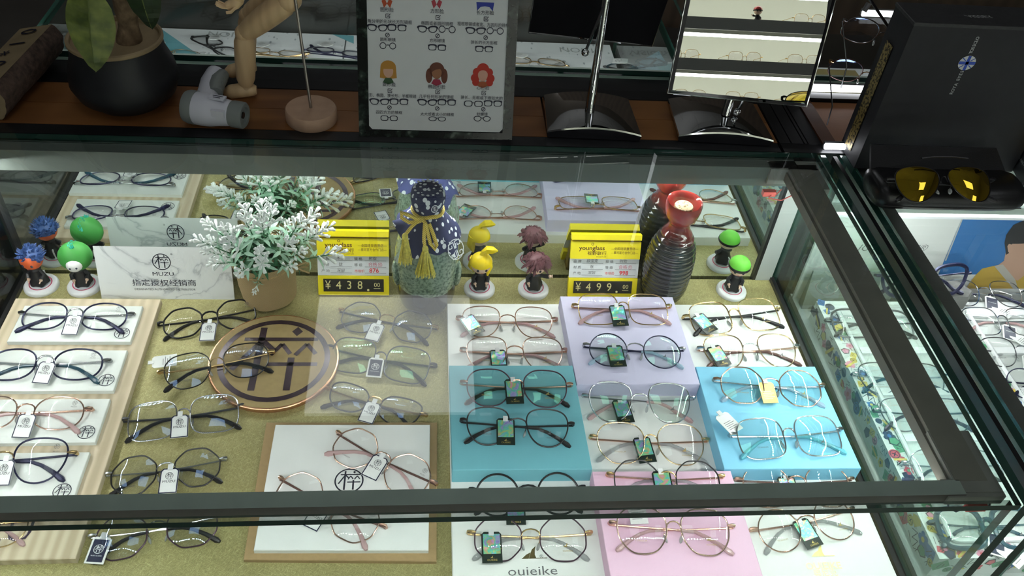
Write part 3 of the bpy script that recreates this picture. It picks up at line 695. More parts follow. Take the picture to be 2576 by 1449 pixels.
def tagmesh(kind):
    if kind in _tagm: return _tagm[kind]
    W, H = ((.0235, .037) if kind == 'holo' else (.0215, .032)); q = MB()
    face = {'white': WHITE, 'navy': mat('white_border', (.8, .8, .78), .4), 'holo': mat('black_green_card', (.008, .018, .014), .25), 'price': WHITE, 'gold': mat('gold_tag', (.55, .40, .13), .35, .5)}[kind]
    P = [(-W/2, -H/2), (W/2, -H/2), (W/2, H/2-.003), (W/2-.003, H/2), (-W/2+.003, H/2), (-W/2, H/2-.003)]
    q.slab(P, 0, .0009); me = q.mesh('tag', face, smooth=False)
    ex = None
    if kind == 'white':
        q = MB(); P2 = [(x*.88, y*.92) for x, y in P]; n = 6
        q.add([(*p, .0011) for p in P]+[(*p, .0011) for p in P2], [(i, (i+1) % n, n+(i+1) % n, n+i) for i in range(n)]); ex = ('border', q.mesh('border', NAVY, smooth=False))
    if kind == 'navy':
        q = MB(); q.poly([(-W*.40, -H*.44, .0011), (W*.40, -H*.44, .0011), (W*.40, H*.40, .0011), (-W*.40, H*.40, .0011)]); ex = ('panel', q.mesh('panel', NAVY, smooth=False))
    if kind == 'holo':
        q = MB(); n = 4; vs = []; 
        for i in range(n+1): 
            for j in range(n+1): vs.append((-W*.42+W*.84*i/n, -H*.22+H*.64*j/n, .0012+.0006*random.random()))
        q.add(vs, [(i*(n+1)+j, (i+1)*(n+1)+j, (i+1)*(n+1)+j+1, i*(n+1)+j+1) for i in range(n) for j in range(n)]); ex = ('foil_panel', q.mesh('foil_panel', HOLO, smooth=False))
    if kind in ('price', 'gold'):
        q = MB()
        for k in range(5): q.stroke((-W*.36, H*(.05-.09*k)), (W*(.36 if k % 2 else .2), H*(.05-.09*k)), .0007, .0011)
        ex = ('print', q.mesh('print', GREYINK if kind == 'price' else WHITE, smooth=False))
    _tagm[kind] = (me, ex); return _tagm[kind]
GR = {}
def glasses(label, hl, hr, z, shape, rim, br='gold', tmp=None, tip='black', lens='clear', tilt=13, rimr=.0009, tg=None, group=None, world=None, open_=False, prints=True, brandtxt='TITANIUM', endm=None, sc_=None):
    tmp = tmp or br; M = gmeshes(shape, rim, rimr, br, tmp, tip, lens, tilt, endm or br, open_)
    cxl, a, b, tl_, z0, yh, xi = M['geo']
    if world is None:
        zh = z+z0+yh*sin(tl_)
        pa, pb = onz(*hl, zh), onz(*hr, zh); d = pb-pa; yaw = atan2(d.y, d.x); s = d.length/.1435 if sc_ is None else sc_
        off = Matrix.Rotation(yaw, 3, 'Z') @ Vector((0, yh*cos(tl_)*s, 0)); c = (pa+pb)/2-off; loc = (c.x, c.y, z)
        mtx = Matrix.LocRotScale(Vector(loc), Euler((0, 0, yaw)), Vector((s, s, s)))
    else: mtx = world; yaw = 0
    e = empty('eyeglasses', label, 'eyeglasses', group=group or 'spectacles on display', mtx=mtx)
    for sd in 'lr':
        obj('rim', M['rim'+sd], e); obj('lens', M['lens'+sd], e); obj('nose_pad', M['pad'+sd], e); obj('hinge', M['end'+sd], e)
        t = obj('temple', M['tmp'+sd], e)
        if M['tip'+sd]: obj('temple_tip', M['tip'+sd], t)
    obj('bridge', M['bridge'], e)
    if prints:
        L_ = Matrix.Rotation(tl_, 4, 'X')
        gm = GREYINK if br not in ('gold', 'rose') or prints == 'dark' else mat('gold_print', (.45, .33, .12), .4)
        if prints == 'muzu':
            seal(.0030, GREYINK, e, Matrix.Translation((0, 0, z0+.0028)) @ L_ @ TR(cxl+a*.62, b*.50, .0))
            text('MUZU', .0024, GREYINK, e, Matrix.Translation((0, 0, z0+.0028)) @ L_ @ TR(cxl+a*.62, b*.27, .0))
            text('TITANIUM', .0024, GREYINK, e, Matrix.Translation((0, 0, z0+.0028)) @ L_ @ TR(-cxl-a*.1, -b*.62, .0))
        else:
            sail(.0042, gm, e, Matrix.Translation((0, 0, z0+.0030)) @ L_ @ TR(cxl+a*.1, -b*.36, .0))
            text('ouieike', .0034, gm, e, Matrix.Translation((0, 0, z0+.0030)) @ L_ @ TR(cxl+a*.15, -b*.60, .0), sx=1.2)
            if brandtxt: text(brandtxt, .0030, gm, e, Matrix.Translation((0, 0, z0+.0030)) @ L_ @ TR(-cxl-a*.1, -b*.52, .0))
    if tg:
        kind, px, rz, lift, tilt_ = tg
        p = onz(px[0], px[1], z+lift); wm = TR(p.x, p.y, p.z, tilt_, 0, rz, 1.0); lm = mtx.inverted() @ wm
        me, ex = tagmesh(kind); t = obj('hang_tag', me, e, mtx=lm)
        if ex: obj(ex[0], ex[1], t)
        if kind == 'white': seal(.0046, INK, t, TR(0, .0062, .0013)); text('MUZU', .0042, INK, t, TR(0, -.0010, .0013), bold=0., sx=1.3)
        elif kind == 'navy': seal(.0055, WHITE, t, TR(0, .0012, .0013)); text('MUZU GLASSES', .0018, WHITE, t, TR(0, -.0068, .0013))
        elif kind == 'holo': sail(.0026, GOLDINK, t, TR(0, -.0120, .0013)); text('OUIEIKE', .0032, GOLDINK, t, TR(0, -.0155, .0013))
        elif kind == 'gold': text('WINGS OF FREEDOM', .0017, GREYINK, t, TR(0, -.0128, .0013))
        q = _tagm.get('tie')
        if q is None:
            q = MB(); q.box((0, .0175, .0012), (.006, .0075, .0012)); q = q.mesh('tie', mat('tag_tie', (.72, .73, .74), .3), smooth=False); _tagm['tie'] = q
        obj('tie', q, t)
    return e
WP = ZP; G = glasses
# column on the pale wood board
G('navy oval metal spectacles on the topmost white plate', (45, 783), (335, 786), WP, 'oval', 'navy', 'silver', 'silver', 'navy', 'clear', 9, .0011, ('white', (182, 818), -.05, .008, .25), prints='muzu')
G('navy oval spectacles with gold bar on the second white plate', (-45, 905), (275, 904), WP, 'oval', 'navy', 'silver', 'silver', 'tealdk', 'clear', 11, .0011, ('white', (112, 938), -.12, .008, .25), prints='muzu')
G('rose gold oval spectacles with pink tips on the third white plate', (-95, 1025), (228, 1026), WP, 'oval', 'rtwist', 'rose', 'rose', 'pinkac', 'clear', 13, .0009, ('white', (62, 1072), -.06, .008, .25), prints='muzu')
G('navy round-eyed spectacles with gold hinge on the lowest white plate', (-172, 1152), (188, 1137), WP, 'pantos', 'navy', 'gold', 'navy', 'navy', 'clear', 13, .0010, ('white', (8, 1190), .02, .008, .25), prints='muzu')
G('thin gold spectacles with a pink tip at the front edge of the wood board', (-235, 1310), (88, 1302), ZT, 'round', 'gold', 'gold', 'gold', 'pinkac', 'clear', 13, .0008, prints=False)
# gold board, left of the plaque
G('black octagonal spectacles at the back left of the gold board', (396, 810), (653, 768), 0, 'octagon', 'black', 'black', 'black', 'black', 'clear', 12, .0013, ('white', (524, 835), .03, .008, .15), prints='muzu')
G('black rimmed spectacles with gold temples overlapping the round plaque', (396, 932), (688, 880), .009, 'poly', 'black', 'gold', 'gold', 'black', 'blue', 10, .0008, ('price', (414, 909), 1.75, .004, .0), prints='muzu')
G('twisted silver square spectacles with black tips left of the kraft board', (305, 1053), (615, 1016), 0, 'square', 'stwist', 'gun', 'gun', 'black', 'blue', 12, .0009, ('white', (452, 1073), .12, .010, .2), prints='muzu')
G('black hexagonal spectacles with silver bridge beside the lowest plate', (262, 1190), (568, 1150), 0, 'hex', 'black', 'silver', 'silver', 'black', 'blue', 12, .0010, ('white', (425, 1210), .05, .010, .2), prints='muzu')
G('thin dark spectacles with a navy tag at the front left of the gold board', (222, 1347), (562, 1290), 0, 'octagon', 'plum', 'silver', 'silver', 'black', 'blue', 12, .0009, ('navy', (248, 1385), -.1, .006, .1), prints='muzu')
# gold board, right of the plaque
G('gunmetal octagonal spectacles below the yellow price stand', (853, 775), (1100, 820), 0, 'octagon', 'gun', 'gold', 'gun', 'black', 'blue', 13, .0009, ('white', (943, 836), -.32, .010, .15), prints='muzu')
G('gunmetal square spectacles with navy tag right of the plaque', (825, 868), (1096, 916), 0, 'square', 'gun', 'gun', 'black', 'black', 'green', 13, .0009, ('navy', (944, 925), -.12, .008, .15), prints='muzu')
G('black half-oval spectacles just behind the kraft board', (820, 972), (1072, 1040), 0, 'cat', 'black', 'gold', 'gold', 'black', 'blue', 13, .0011, ('white', (930, 1038), -.35, .010, .15), prints='muzu')
# white card on kraft
G('twisted rose gold spectacles lying askew at the top of the white card', (845, 1083), (1096, 1213), .013, 'octagon', 'rtwist', 'rose', 'brown', 'pinkac', 'clear', 12, .0009, ('white', (944, 1176), -.5, .010, .15), prints='muzu')
G('twisted rose gold spectacles lying askew at the bottom of the white card', (700, 1198), (968, 1322), .013, 'octagon', 'rtwist', 'rose', 'brown', 'pinkac', 'clear', 12, .0009, ('white', (797, 1300), -.5, .010, .15), prints='muzu')
# white base, left column
G('rose gold spectacles at the back left corner of the white base', (1150, 795), (1402, 799), ZB, 'pantos', 'rose', 'rose', 'rose', 'pinkac', 'rose', 13, .0008, ('holo', (1187, 818), .5, .007, .1))
G('rose gold spectacles just behind the teal block', (1160, 875), (1428, 877), ZB, 'pantos', 'rtwist', 'rose', 'rose', 'pinkac', 'rose', 13, .0008, ('holo', (1254, 907), .04, .006, .1))
G('plum rimmed spectacles at the back of the teal block', (1160, 958), (1440, 964), Z1, 'poly', 'plum', 'rose', 'rose', 'black', 'green', 14, .0009, ('holo', (1293, 985), .04, .009, .2))
G('black round spectacles with gold temple ornaments on the teal block', (1160, 1053), (1444, 1063), Z1, 'pantos', 'black', 'black', 'black', 'black', 'clear', 14, .0010, ('holo', (1272, 1086), -.03, .008, .2))
G('black thick-bridged spectacles in front of the teal block, behind the rail', (1182, 1229), (1472, 1223), ZB, 'round', 'black', 'black', 'black', 'black', 'clear', 19, .0014, ('holo', (1297, 1283), -.02, .008, .2))
G('black octagonal spectacles with gold bridge above the black sail emblem', (1178, 1337), (1490, 1338), ZB, 'octagon', 'plum', 'gold', 'gold', 'clearac', 'clear', 16, .0009, ('holo', (1237, 1377), .0, .008, .15))
# lilac block and middle
G('pale gold spectacles with pink tips at the back of the lilac block', (1442, 764), (1690, 766), Z1, 'square', 'gold', 'gold', 'rose', 'pinkac', 'rose', 14, .0008, ('holo', (1556, 794), .08, .008, .2))
G('dark blue round spectacles with ice blue tips on the lilac block', (1470, 863), (1724, 874), Z1, 'round', 'navy', 'silver', 'navy', 'blueac', 'green', 14, .0009, ('holo', (1550, 896), .05, .006, .1))
G('twisted silver spectacles with pink tips just in front of the lilac block', (1468, 994), (1750, 1001), ZB, 'pantos', 'stwist', 'silver', 'silver', 'pinkac', 'green', 25, .0009, ('holo', (1567, 1035), .12, .006, .1))
G('twisted gold spectacles with clear tips between the teal and blue blocks', (1487, 1096), (1784, 1104), ZB, 'poly', 'gtwist', 'gold', 'rose', 'clearac', 'rose', 14, .0008, ('holo', (1621, 1132), .12, .007, .15))
G('black and gold octagonal spectacles at the back of the pink block', (1530, 1190), (1824, 1195), Z1, 'octagon', 'black', 'gold', 'rose', 'clearac', 'clear', 15, .0009, ('holo', (1668, 1221), .03, .009, .2))
G('rose gold spectacles with a grey price label on the pink block', (1536, 1313), (1850, 1322), Z1, 'poly', 'rtwist', 'rose', 'rose', 'pinkac', 'rose', 16, .0009, ('price', (1603, 1287), .02, .006, .1))
# right column
G('gold rimmed spectacles with black temples at the back right of the white base', (1722, 794), (1964, 773), ZB, 'square', 'gold', 'gold', 'black', 'black', 'clear', 14, .0009, ('holo', (1772, 814), .5, .006, .1))
G('brown and gold round spectacles just behind the sky blue block', (1758, 873), (2012, 867), ZB, 'pantos', 'gtwist', 'silver', 'rose', 'brown', 'clear', 14, .0009, ('holo', (1808, 896), .3, .006, .1))
G('twisted rose spectacles with gold tag at the back of the sky blue block', (1799, 951), (2077, 966), Z1, 'octagon', 'rtwist', 'rose', 'silver', 'blueac', 'green', 15, .0009, ('gold', (1932, 988), .02, .008, .2), brandtxt='β-TITANIUM')
G('twisted silver spectacles with white label and aqua tips on the sky blue block', (1840, 1091), (2122, 1077), Z1, 'square', 'stwist', 'silver', 'silver', 'tealac', 'green', 15, .0009, ('price', (1833, 1064), .5, .010, .0))
G('brown and gold spectacles in front of the sky blue block, behind the rail', (1854, 1205), (2150, 1204), ZB, 'octagon', 'rtwist', 'rose', 'brown', 'clearac', 'clear', 22, .0009, ('holo', (1985, 1233), .03, .006, .15))
G('rose gold round spectacles beside the gold sail emblem', (1893, 1330), (2152, 1276), ZB, 'round', 'rose', 'rose', 'rose', 'clearac', 'clear', 15, .0009, ('holo', (2030, 1342), .3, .006, .1))
# ================================================================== STANDING THINGS IN FRONT OF THE MIRROR
# tent-shaped marble sign
sx0, sx1 = -.473, -.281; sy0, sy1, sya, szt = .958, 1.008, .983, .0815
sg = empty('tent_sign', 'white marble-look tent sign with a black seal beside the flower pot', 'sign', ((sx0+sx1)/2, .983, 0))
wS = sx1-sx0; tS = .003
def panel_prof(sgn, name):
    q = MB(); a = [(sgn*.025, 0), (0, szt), (0+sgn*.0, szt-.006), (sgn*(.025-tS), 0)]
    q.add([(x, y, z) for x in (-wS/2, wS/2) for y, z in a], [(0, 1, 2, 3), (7, 6, 5, 4), (0, 4, 5, 1), (1, 5, 6, 2), (2, 6, 7, 3), (3, 7, 4, 0)]); return q.build(name, MARBLE, sg, smooth=False)
panel_prof(-1, 'front_panel'); panel_prof(1, 'back_panel')
al = atan2(.025, szt); hl_ = sqrt(.025**2+szt**2)
def onface(side, u, v, e=.0005):   # u across, v up the slope
    if side == 'f': return TR(u, -.025+v*sin(al), v*cos(al), pi/2-al) @ TR(0, 0, e)
    return TR(-u, .025-v*sin(al), v*cos(al), pi/2-al, 0, 0) if False else Matrix.Translation((-u, .025-v*sin(al), v*cos(al))) @ Matrix.Rotation(pi, 4, 'Z') @ Matrix.Rotation(pi/2-al, 4, 'X') @ TR(0, 0, e)
for sd in 'fb':
    u0 = -.003 if sd == 'f' else -.003
    seal(.0132, INK, sg, onface(sd, u0, .0615)); text('®', .004, INK, sg, onface(sd, u0+.0155, .0735))
    text('MUZU', .0085, INK, sg, onface(sd, u0, .0415), bold=0., sx=1.3)
    text('指定授权经销商', .0115, INK, sg, onface(sd, u0, .0265), sx=1.15)
    text('DESIGNATED AUTHORIZED DISTRIBUTOR', .0046, GREYINK, sg, onface(sd, u0, .0165))

# burlap pot with white artificial flowers
pot = empty('flower_pot', 'burlap wrapped pot of white artificial flowers beside the marble sign', 'potted plant', (-.2300, .9685, 0))
def wob(k, amp): return lambda a, z: 1+amp*sin(3*a+k+z*60)*.5+amp*.4*sin(7*a+z*90)
q = MB(); q.lathe([(.034, 0), (.0395, .004), (.042, .032), (.0435, .060), (.045, .072), (.047, .079), (.046, .085), (.0435, .083), (.040, .078)], 40, mod=wob(1, .025)); q.build('burlap_wrap', BURLAP, pot)
q = MB(); q.lathe([(.041, .074), (0, .080)], 24); q.build('soil', mat('dark_moss', (.02, .03, .015), .9, noise=.5, nscale=200), pot)
q = MB(); q.tube([((.0462)*cos(a/16*2*pi), .0462*sin(a/16*2*pi), .073+.002*sin(a)) for a in range(16)], .0016, 5, closed=True)
q.T = TR(.004, -.004, .010); q.tube([(.038, -.013, .066), (.047, -.018, .070), (.058, -.018, .076), (.063, -.014, .071), (.058, -.012, .063), (.048, -.014, .062), (.040, -.014, .065)], .0014, 5)
q.tube([(.040, -.014, .065), (.052, -.017, .060), (.062, -.016, .054)], .0014, 5); q.build('twine_bow', mat('jute_twine', (.42, .29, .14), .9, noise=.2, nscale=300), pot)
LG_ = [mat('dark_green_leaf', (.025, .13, .05), .5), mat('frosted_leaf', (.34, .54, .40), .5), mat('white_petal', (.82, .85, .83), .5)]
def leafq(q, base, dirv, L, W, k, droop=.3):
    d = Vector(dirv).normalized(); sd = d.cross(Vector((0, 0, 1))); sd = sd.normalized() if sd.length > .01 else Vector((1, 0, 0)); up = sd.cross(d)
    b = Vector(base); pts = []
    for t, w_ in ((0, .15), (.35, 1), (.7, .75), (1, .05)):
        c = b+d*L*t-Vector((0, 0, droop*L*t*t)); pts.append((c-sd*W*w_+up*W*.35*w_, c, c+sd*W*w_+up*W*.35*w_))
    vs = [p for tr in pts for p in tr]; fs = []
    for i in range(3): fs += [(i*3, i*3+1, i*3+4, i*3+3), (i*3+1, i*3+2, i*3+5, i*3+4)]
    q.add(vs, fs, k)
sprigs = []
for v in range(4):
    rnd = random.Random(v+3); H = .060
    q = MB(); q.k = 0; q.tube([(0, 0, 0), (.002, .001, H*.5), (0, 0, H)], .0008, 4)
    for i in range(12):
        t = .12+.6*i/12; a = i*2.4+v; leafq(q, (0, 0, H*t), (cos(a), sin(a), .55), .017+.007*rnd.random(), .0024, 0 if i < 6 else 1, .3)
    leafm = q.mesh('leaves', LG_, ang=2)
    q = MB(); q.k = 2
    for i in range(11):
        t = i/11; a = i*2.4+v*.7; h = H*(.72+.42*t); rr_ = .0125*(1-.5*t); d = Vector((cos(a), sin(a), .8+.8*t)).normalized()
        p = Vector((0, 0, h)); e2 = p+d*rr_*1.1
        q.tube([p, p+d*rr_*.5, e2], [.0007, .0010, .0022], 5)
        for s_ in (-1, 1): q.tube([e2-d*.001, e2+d*.0022+Vector((-d.y, d.x, 0))*s_*.0016], [.0016, .0014], 4)
    flom = q.mesh('blossom', LG_, ang=2); sprigs.append((leafm, flom))
rnd = random.Random(11); k = 0
def place_sprig(x, y, z, az, el, s):
    global k
    M_ = Matrix.Translation((x, y, z)) @ Matrix.Rotation(az, 4, 'Z') @ Matrix.Rotation(pi/2-el, 4, 'Y') @ Matrix.Rotation(rnd.random()*6, 4, 'Z') @ Matrix.Scale(s, 4)
    lm, fm_ = sprigs[k % 4]; k += 1
    o = obj('flower_sprig', lm, pot, mtx=M_); obj('blossom', fm_, o)
for i in range(13):
    az = i*2*pi/13+.2*rnd.random(); place_sprig(.024*cos(az), .020*sin(az)-.004, .078, az, R(rnd.uniform(24, 46)), rnd.uniform(.85, 1.1) if sin(az) < .3 else .45)
for i in range(9):
    az = i*2*pi/9; place_sprig(.014*cos(az), .012*sin(az)-.004, .080, az, R(rnd.uniform(50, 68)), rnd.uniform(1.05, 1.3) if sin(az) < .3 else .8)
for i in range(5): place_sprig(.006*cos(i*1.3), .004*sin(i*1.3)-.004, .082, i*1.3, R(80), rnd.uniform(1.2, 1.42))
place_sprig(-.02, -.008, .08, pi*1.02, R(30), 1.15); place_sprig(.02, -.006, .076, -.1, R(14), 1.45); place_sprig(.02, 0, .08, .1, R(32), 1.35); place_sprig(0, -.036, .078, -pi*.55, R(-16), .5)
place_sprig(-.02, 0, .08, pi*.95, R(44), 1.15); place_sprig(.02, 0, .08, .1, R(52), 1.4)

# yellow price stands
def price_stand(x0, x1, y, label, vals, price, market):
    W_ = x1-x0; e = empty('price_stand', label, 'price stand', ((x0+x1)/2, y, 0), group='yellow price stands')
    def bx(n, c, s, m, par=e): q = MB(); q.box(c, s); return q.build(n, m, par, smooth=False)
    lean = R(23)
    def F(v, d=0.):
        v *= .93; return (v*sin(lean)+d*cos(lean), v*cos(lean)-d*sin(lean)+.003)    # y, z along the leaning face
    def fb(n, v0, v1, d0, d1, m, w_=1., u=0.):
        q = MB(); P = [F(v0, d0), F(v0, d1), F(v1, d1), F(v1, d0)]
        q.add([(u+x, a, b2) for x in (-W_*w_/2, W_*w_/2) for a, b2 in P], [(0, 1, 2, 3), (7, 6, 5, 4), (0, 4, 5, 1), (1, 5, 6, 2), (2, 6, 7, 3), (3, 7, 4, 0)]); return q.build(n, m, e, smooth=False)
    fb('lower_frame', 0, .0335, .0, .010, YELLOW); fb('number_panel', .0065, .0285, -.0008, 0, mat('dark_number_panel', (.02, .017, .012), .35), .85)
    fb('card', .034, .0685, .0015, .0035, mat('white_price_card', (.74, .76, .79), .3)); fb('header', .068, .098, -.001, .006, YELLOW); fb('top_bar', .1015, .111, -.003, .008, YELLOW, 1.0)
    fb('neck', .09, .104, .003, .007, mat('dark_yellow', (.35, .24, .01), .5), .96)
    q = MB(); P = [(.008, 0), (.034, 0), (.036, .004), (.036, .060), (.030, .060)]
    for s in (-1, 1): q.T = Matrix.Translation((s*W_*.42, 0, 0)); q.add([(x, a, b2) for x in (-.002, .002) for a, b2 in P], [(0, 1, 2, 3, 4), (9, 8, 7, 6, 5)]+[(i, 5+i, 5+(i+1) % 5, (i+1) % 5) for i in range(5)])
    q.T = Matrix(); q.box((0, .024, .003), (W_*.9, .022, .005)); q.build('back_foot', mat('brown_shade_plastic', (.18, .12, .02), .5), e, smooth=False)
    def T(s, u, v, size, m, d=-.0012, par=e, **kw):
        a, b2 = F(v, d); return text(s, size, m, par, TR(u*W_, a, b2, pi/2-lean), **kw)
    DG = mat('gilt_numeral', (.88, .78, .36), .35, .15)
    for ch, u in zip('¥'+price, (-.36, -.21, -.06, .09)): T(ch, u, .0175, .019, DG, -.0014, sx=.9 if ch != '¥' else .8)
    T('.', .205, .0145, .018, DG, -.0014, bold=.04); T('00', .33, .0185, .0095, DG, -.0014); 
    a, b2 = F(.0125, -.0014); q = MB(); q.box((.33*W_, a, b2), (.010, .0004, .0006)); q.build('underline', DG, e, smooth=False)
    T('younglass', -.20, .0868, .0098, BROWNINK, bold=.012, sx=1.08); T('视野联行', -.125, .0775, .0066, BROWNINK, bold=.008, sx=1.15); T('IN LIGHT LIFE', -.06, .0718, .0025, BROWNINK)
    a, b2 = F(.0940, -.0012); q = MB(); q.T = TR(-.195*W_, a, b2, pi/2-lean); q.ring((0, 0), .0014, .0021, 0, 16); q.build('mark', BROWNINK, e, smooth=False)
    T('—全国连锁直营店—', .27, .0860, .0052, BROWNINK, sx=.92); T('—蔡司官方合作门店—', .27, .0790, .0052, BROWNINK, sx=.82)
    for i, (l1, v1, l2, v2) in enumerate((('品 牌', vals[0], '规 格', vals[1]), ('材 质', vals[2], '等 级', ''), ('产 地', vals[3], '', ''))):
        vv = .0625-.0105*i; T(l1, -.39, vv, .0055, GREYINK, .0008); T(v1, -.18, vv+.001, .006, GREYINK, .0008, shear=.15); T(l2, .07, vv, .0055, GREYINK, .0008); T(v2, .27, vv+.001, .006, GREYINK, .0008, shear=.1)
        for u, w_ in ((-.17, .3), (.31, .3)):
            a, b2 = F(vv-.003, .0008); q = MB(); q.box((u*W_, a, b2), (w_*W_, .0003, .0003)); q.build('rule', GREYINK, e, smooth=False)
    T('合格', .27, .0530, .0068, mat('stamp_red', (.55, .12, .2), .5), .0008); T('检', .375, .0530, .0048, mat('stamp_red', (.55, .12, .2), .5), .0008)
    a, b2 = F(.0530, .0008); q = MB(); q.T = TR(.375*W_, a, b2, pi/2-lean); q.ring((0, 0), .0029, .0033, 0, 20); q.build('stamp', mat('stamp_red', (.55, .12, .2), .5), e, smooth=False)
    T('市场价', .085, .0415, .0052, REDINK, .0008); T(market, .29, .0425, .0098, REDINK, .0008, bold=.015)
    return e
price_stand(-.157, -.050, .966, 'yellow price stand with gilt number 438 left of the cloth-topped jar', ('木李', '树脂', '钛', '深圳'), '438', '876')
price_stand(.229, .339, .966, 'yellow price stand with gilt number 499 beside the dark ribbed bottle', ('欧宝克', '时款', '钛', '深圳'), '499', '998')

# cloth-topped jar
jar = empty('sake_jar', 'speckled green ceramic jar with indigo batik cloth and yellow tasselled cord', 'jar', (.0075, .963, 0))
q = MB(); q.lathe([(.034, 0), (.040, .004), (.0435, .02), (.0450, .048)], 40); q.build('dark_foot', mat('dark_brown_glaze', (.02, .016, .012), .12, coat=.5), jar)
q = MB(); q.lathe([(.0450, .044), (.0468, .052), (.0485, .066), (.0485, .082), (.0465, .105), (.042, .125), (.035, .142), (.026, .155), (.019, .165), (.018, .180)], 44, mod=lambda a, z: 1+(.010*sin(5*a+1)+.008*sin(11*a)) if z < .06 else 1); q.build('body', CELADON, jar)
q = MB()
for s in (-1, 1):
    q.T = TR(s*.0455, -.012, .064, 0, s*.08, 0); q.ball((0, 0, 0), (.0062, .014, .023), 12, 9)
q.build('lug', CELADON, jar)
def skirt(a, z): return 1+max(0, min(1, (.168-z)/.04))*(.10*sin(4*a+.6)+.04*sin(9*a))
q = MB(); n = 72; prof = [(.0205, .174, 0), (.026, .165, .1), (.036, .152, .35), (.0430, .146, .65), (.0480, .138, 1), (.0470, .1375, 1)]
vs = []
for r_, z, t in prof:
    for j in range(n):
        a = 2*pi*j/n; dz = -t*(.016*cos(a+.45)+.010*cos(4*(a+.45))+.004*sin(9*a)); k_ = 1+t*.05*sin(8*a); vs.append((r_*k_*cos(a), r_*k_*sin(a), z+dz-.004*t))
q.add(vs, [(i*n+j, i*n+(j+1) % n, (i+1)*n+(j+1) % n, (i+1)*n+j) for i in range(len(prof)-1) for j in range(n)]); q.build('cloth_skirt', BATIK, jar)
q = MB(); q.lathe([(.0195, .172), (.0205, .178), (.0235, .188), (.0245, .197), (.0230, .206), (.016, .213), (0, .216)], 48, mod=lambda a, z: 1+.035*sin(7*a+z*40)); q.build('cloth_cap', BATIK, jar)
CORD = nodemat('twisted_yellow_cord', lambda N, L, b, tc: (lambda wv, r: (L.new(tc.outputs['Object'], wv.inputs['Vector']), setattr(wv, 'bands_direction', 'DIAGONAL'), wv.inputs['Scale'].__setattr__('default_value', 170), L.new(wv.outputs['Fac'], r.inputs['Fac']), L.new(r.outputs[0], b.inputs['Base Color']), b.inputs['Roughness'].__setattr__('default_value', .45)))(N.new('ShaderNodeTexWave'), ramp(N, [(.2, (.42, .27, .02)), (.6, (.82, .64, .10))])))
q = MB(); q.T = TR(0, 0, .036); q.tube([(.0215*cos(a/20*2*pi), .0215*sin(a/20*2*pi), .139+.0015*sin(a*1.3)) for a in range(20)], .0030, 7, closed=True)
q.tube([(-.008, -.021, .139), (-.016, -.028, .143), (-.028, -.028, .150), (-.036, -.024, .150), (-.036, -.025, .142), (-.026, -.029, .137), (-.014, -.029, .138), (-.006, -.025, .139)], .0028, 7)
q.tube([(-.008, -.024, .141), (-.003, -.032, .138), (0, -.036, .126), (.004, -.042, .110), (.011, -.045, .102), (.013, -.043, .108), (.008, -.036, .122), (.002, -.029, .135)], .0027, 7)
q.tube([(-.012, -.027, .140), (-.022, -.034, .134), (-.031, -.0410, .124)], .0025, 6); q.tube([(-.004, -.031, .136), (-.005, -.040, .118), (-.003, -.047, .104)], .0027, 6)
q.build('cord', CORD, jar)
TAS = mat('yellow_silk_tassel', (.68, .58, .10), .45, noise=.25, nscale=300)
for (x, y, z, L, S) in ((-.031, -.0415, .158, .050, .0105), (-.003, -.0475, .141, .052, .0150)):
    q = MB(); q.ball((x, y, z), (.0045, .0045, .006), 10, 7); rnd = random.Random(int(L*1e4+S*1e5))
    for i in range(90):
        a = rnd.random()*2*pi; r_ = S*sqrt(rnd.random()); ll = L*rnd.uniform(.82, 1.0)
        q.tube([(x+.0035*cos(a), y+.0035*sin(a), z-.002), (x+r_*.55*cos(a), y+r_*.4*sin(a), z-ll*.4), (x+r_*cos(a)*1.02, y+r_*.5*sin(a)-.002, z-ll)], .0006, 3, cap=False)
    q.build('tassel', TAS, jar)
# printed marks on the cloth
q = MB(); T0 = TR(.0405, -.0345, .130, R(62), 0, R(45)); q.T = T0; s_ = .0135
for g in ((-1, -1), (1, -1), (1, 1), (-1, 1)):
    q.stroke((g[0]*.1*s_, g[1]*.1*s_), (g[0]*.1*s_, g[1]*.85*s_), .11*s_); q.stroke((g[0]*.1*s_, g[1]*.85*s_), (g[0]*.8*s_, g[1]*.85*s_), .11*s_); q.stroke((g[0]*.8*s_, g[1]*.85*s_), (g[0]*.8*s_, g[1]*.35*s_), .11*s_); q.stroke((g[0]*.8*s_, g[1]*.35*s_), (g[0]*.4*s_, g[1]*.35*s_), .11*s_); q.stroke((g[0]*.4*s_, g[1]*.35*s_), (g[0]*.4*s_, g[1]*.6*s_), .11*s_)
q.ring((0, 0), s_*1.02, s_*1.12); q.build('longevity_mark', mat('resist_white', (.78, .80, .82), .9), jar, smooth=False)
q = MB()
for n_, r_, z_ in ((16, .0185, .2122), (9, .0108, .2158)):
    for i in range(n_): q.disc((r_*cos(i*2*pi/n_), r_*sin(i*2*pi/n_)), .0021 if n_ == 16 else .0018, z_, 10)
q.build('dot_ring', mat('resist_white', (.78, .80, .82), .9), jar, smooth=False)
q = MB()
for (px_, zz, r_) in ((.35, .195, .0052), (-.75, .146, .0050)):
    rr_ = .0258 if zz > .17 else .0440; a = -pi/2+px_
    q.T = TR(rr_*cos(a), rr_*sin(a), zz, pi/2 - (0 if zz > .17 else .6), 0, a+pi/2) @ TR(0, 0, .002); q.ring((0, 0), r_*.8, r_, sy=1.25)
    for i in range(4): q.stroke((-r_*.5, r_*(.6-.4*i)), (r_*.5, r_*(.6-.4*i)), r_*.13)
    q.stroke((0, -r_*.7), (0, r_*.7), r_*.13)
q.build('printed_emblem', mat('resist_white', (.78, .80, .82), .9), jar, smooth=False)

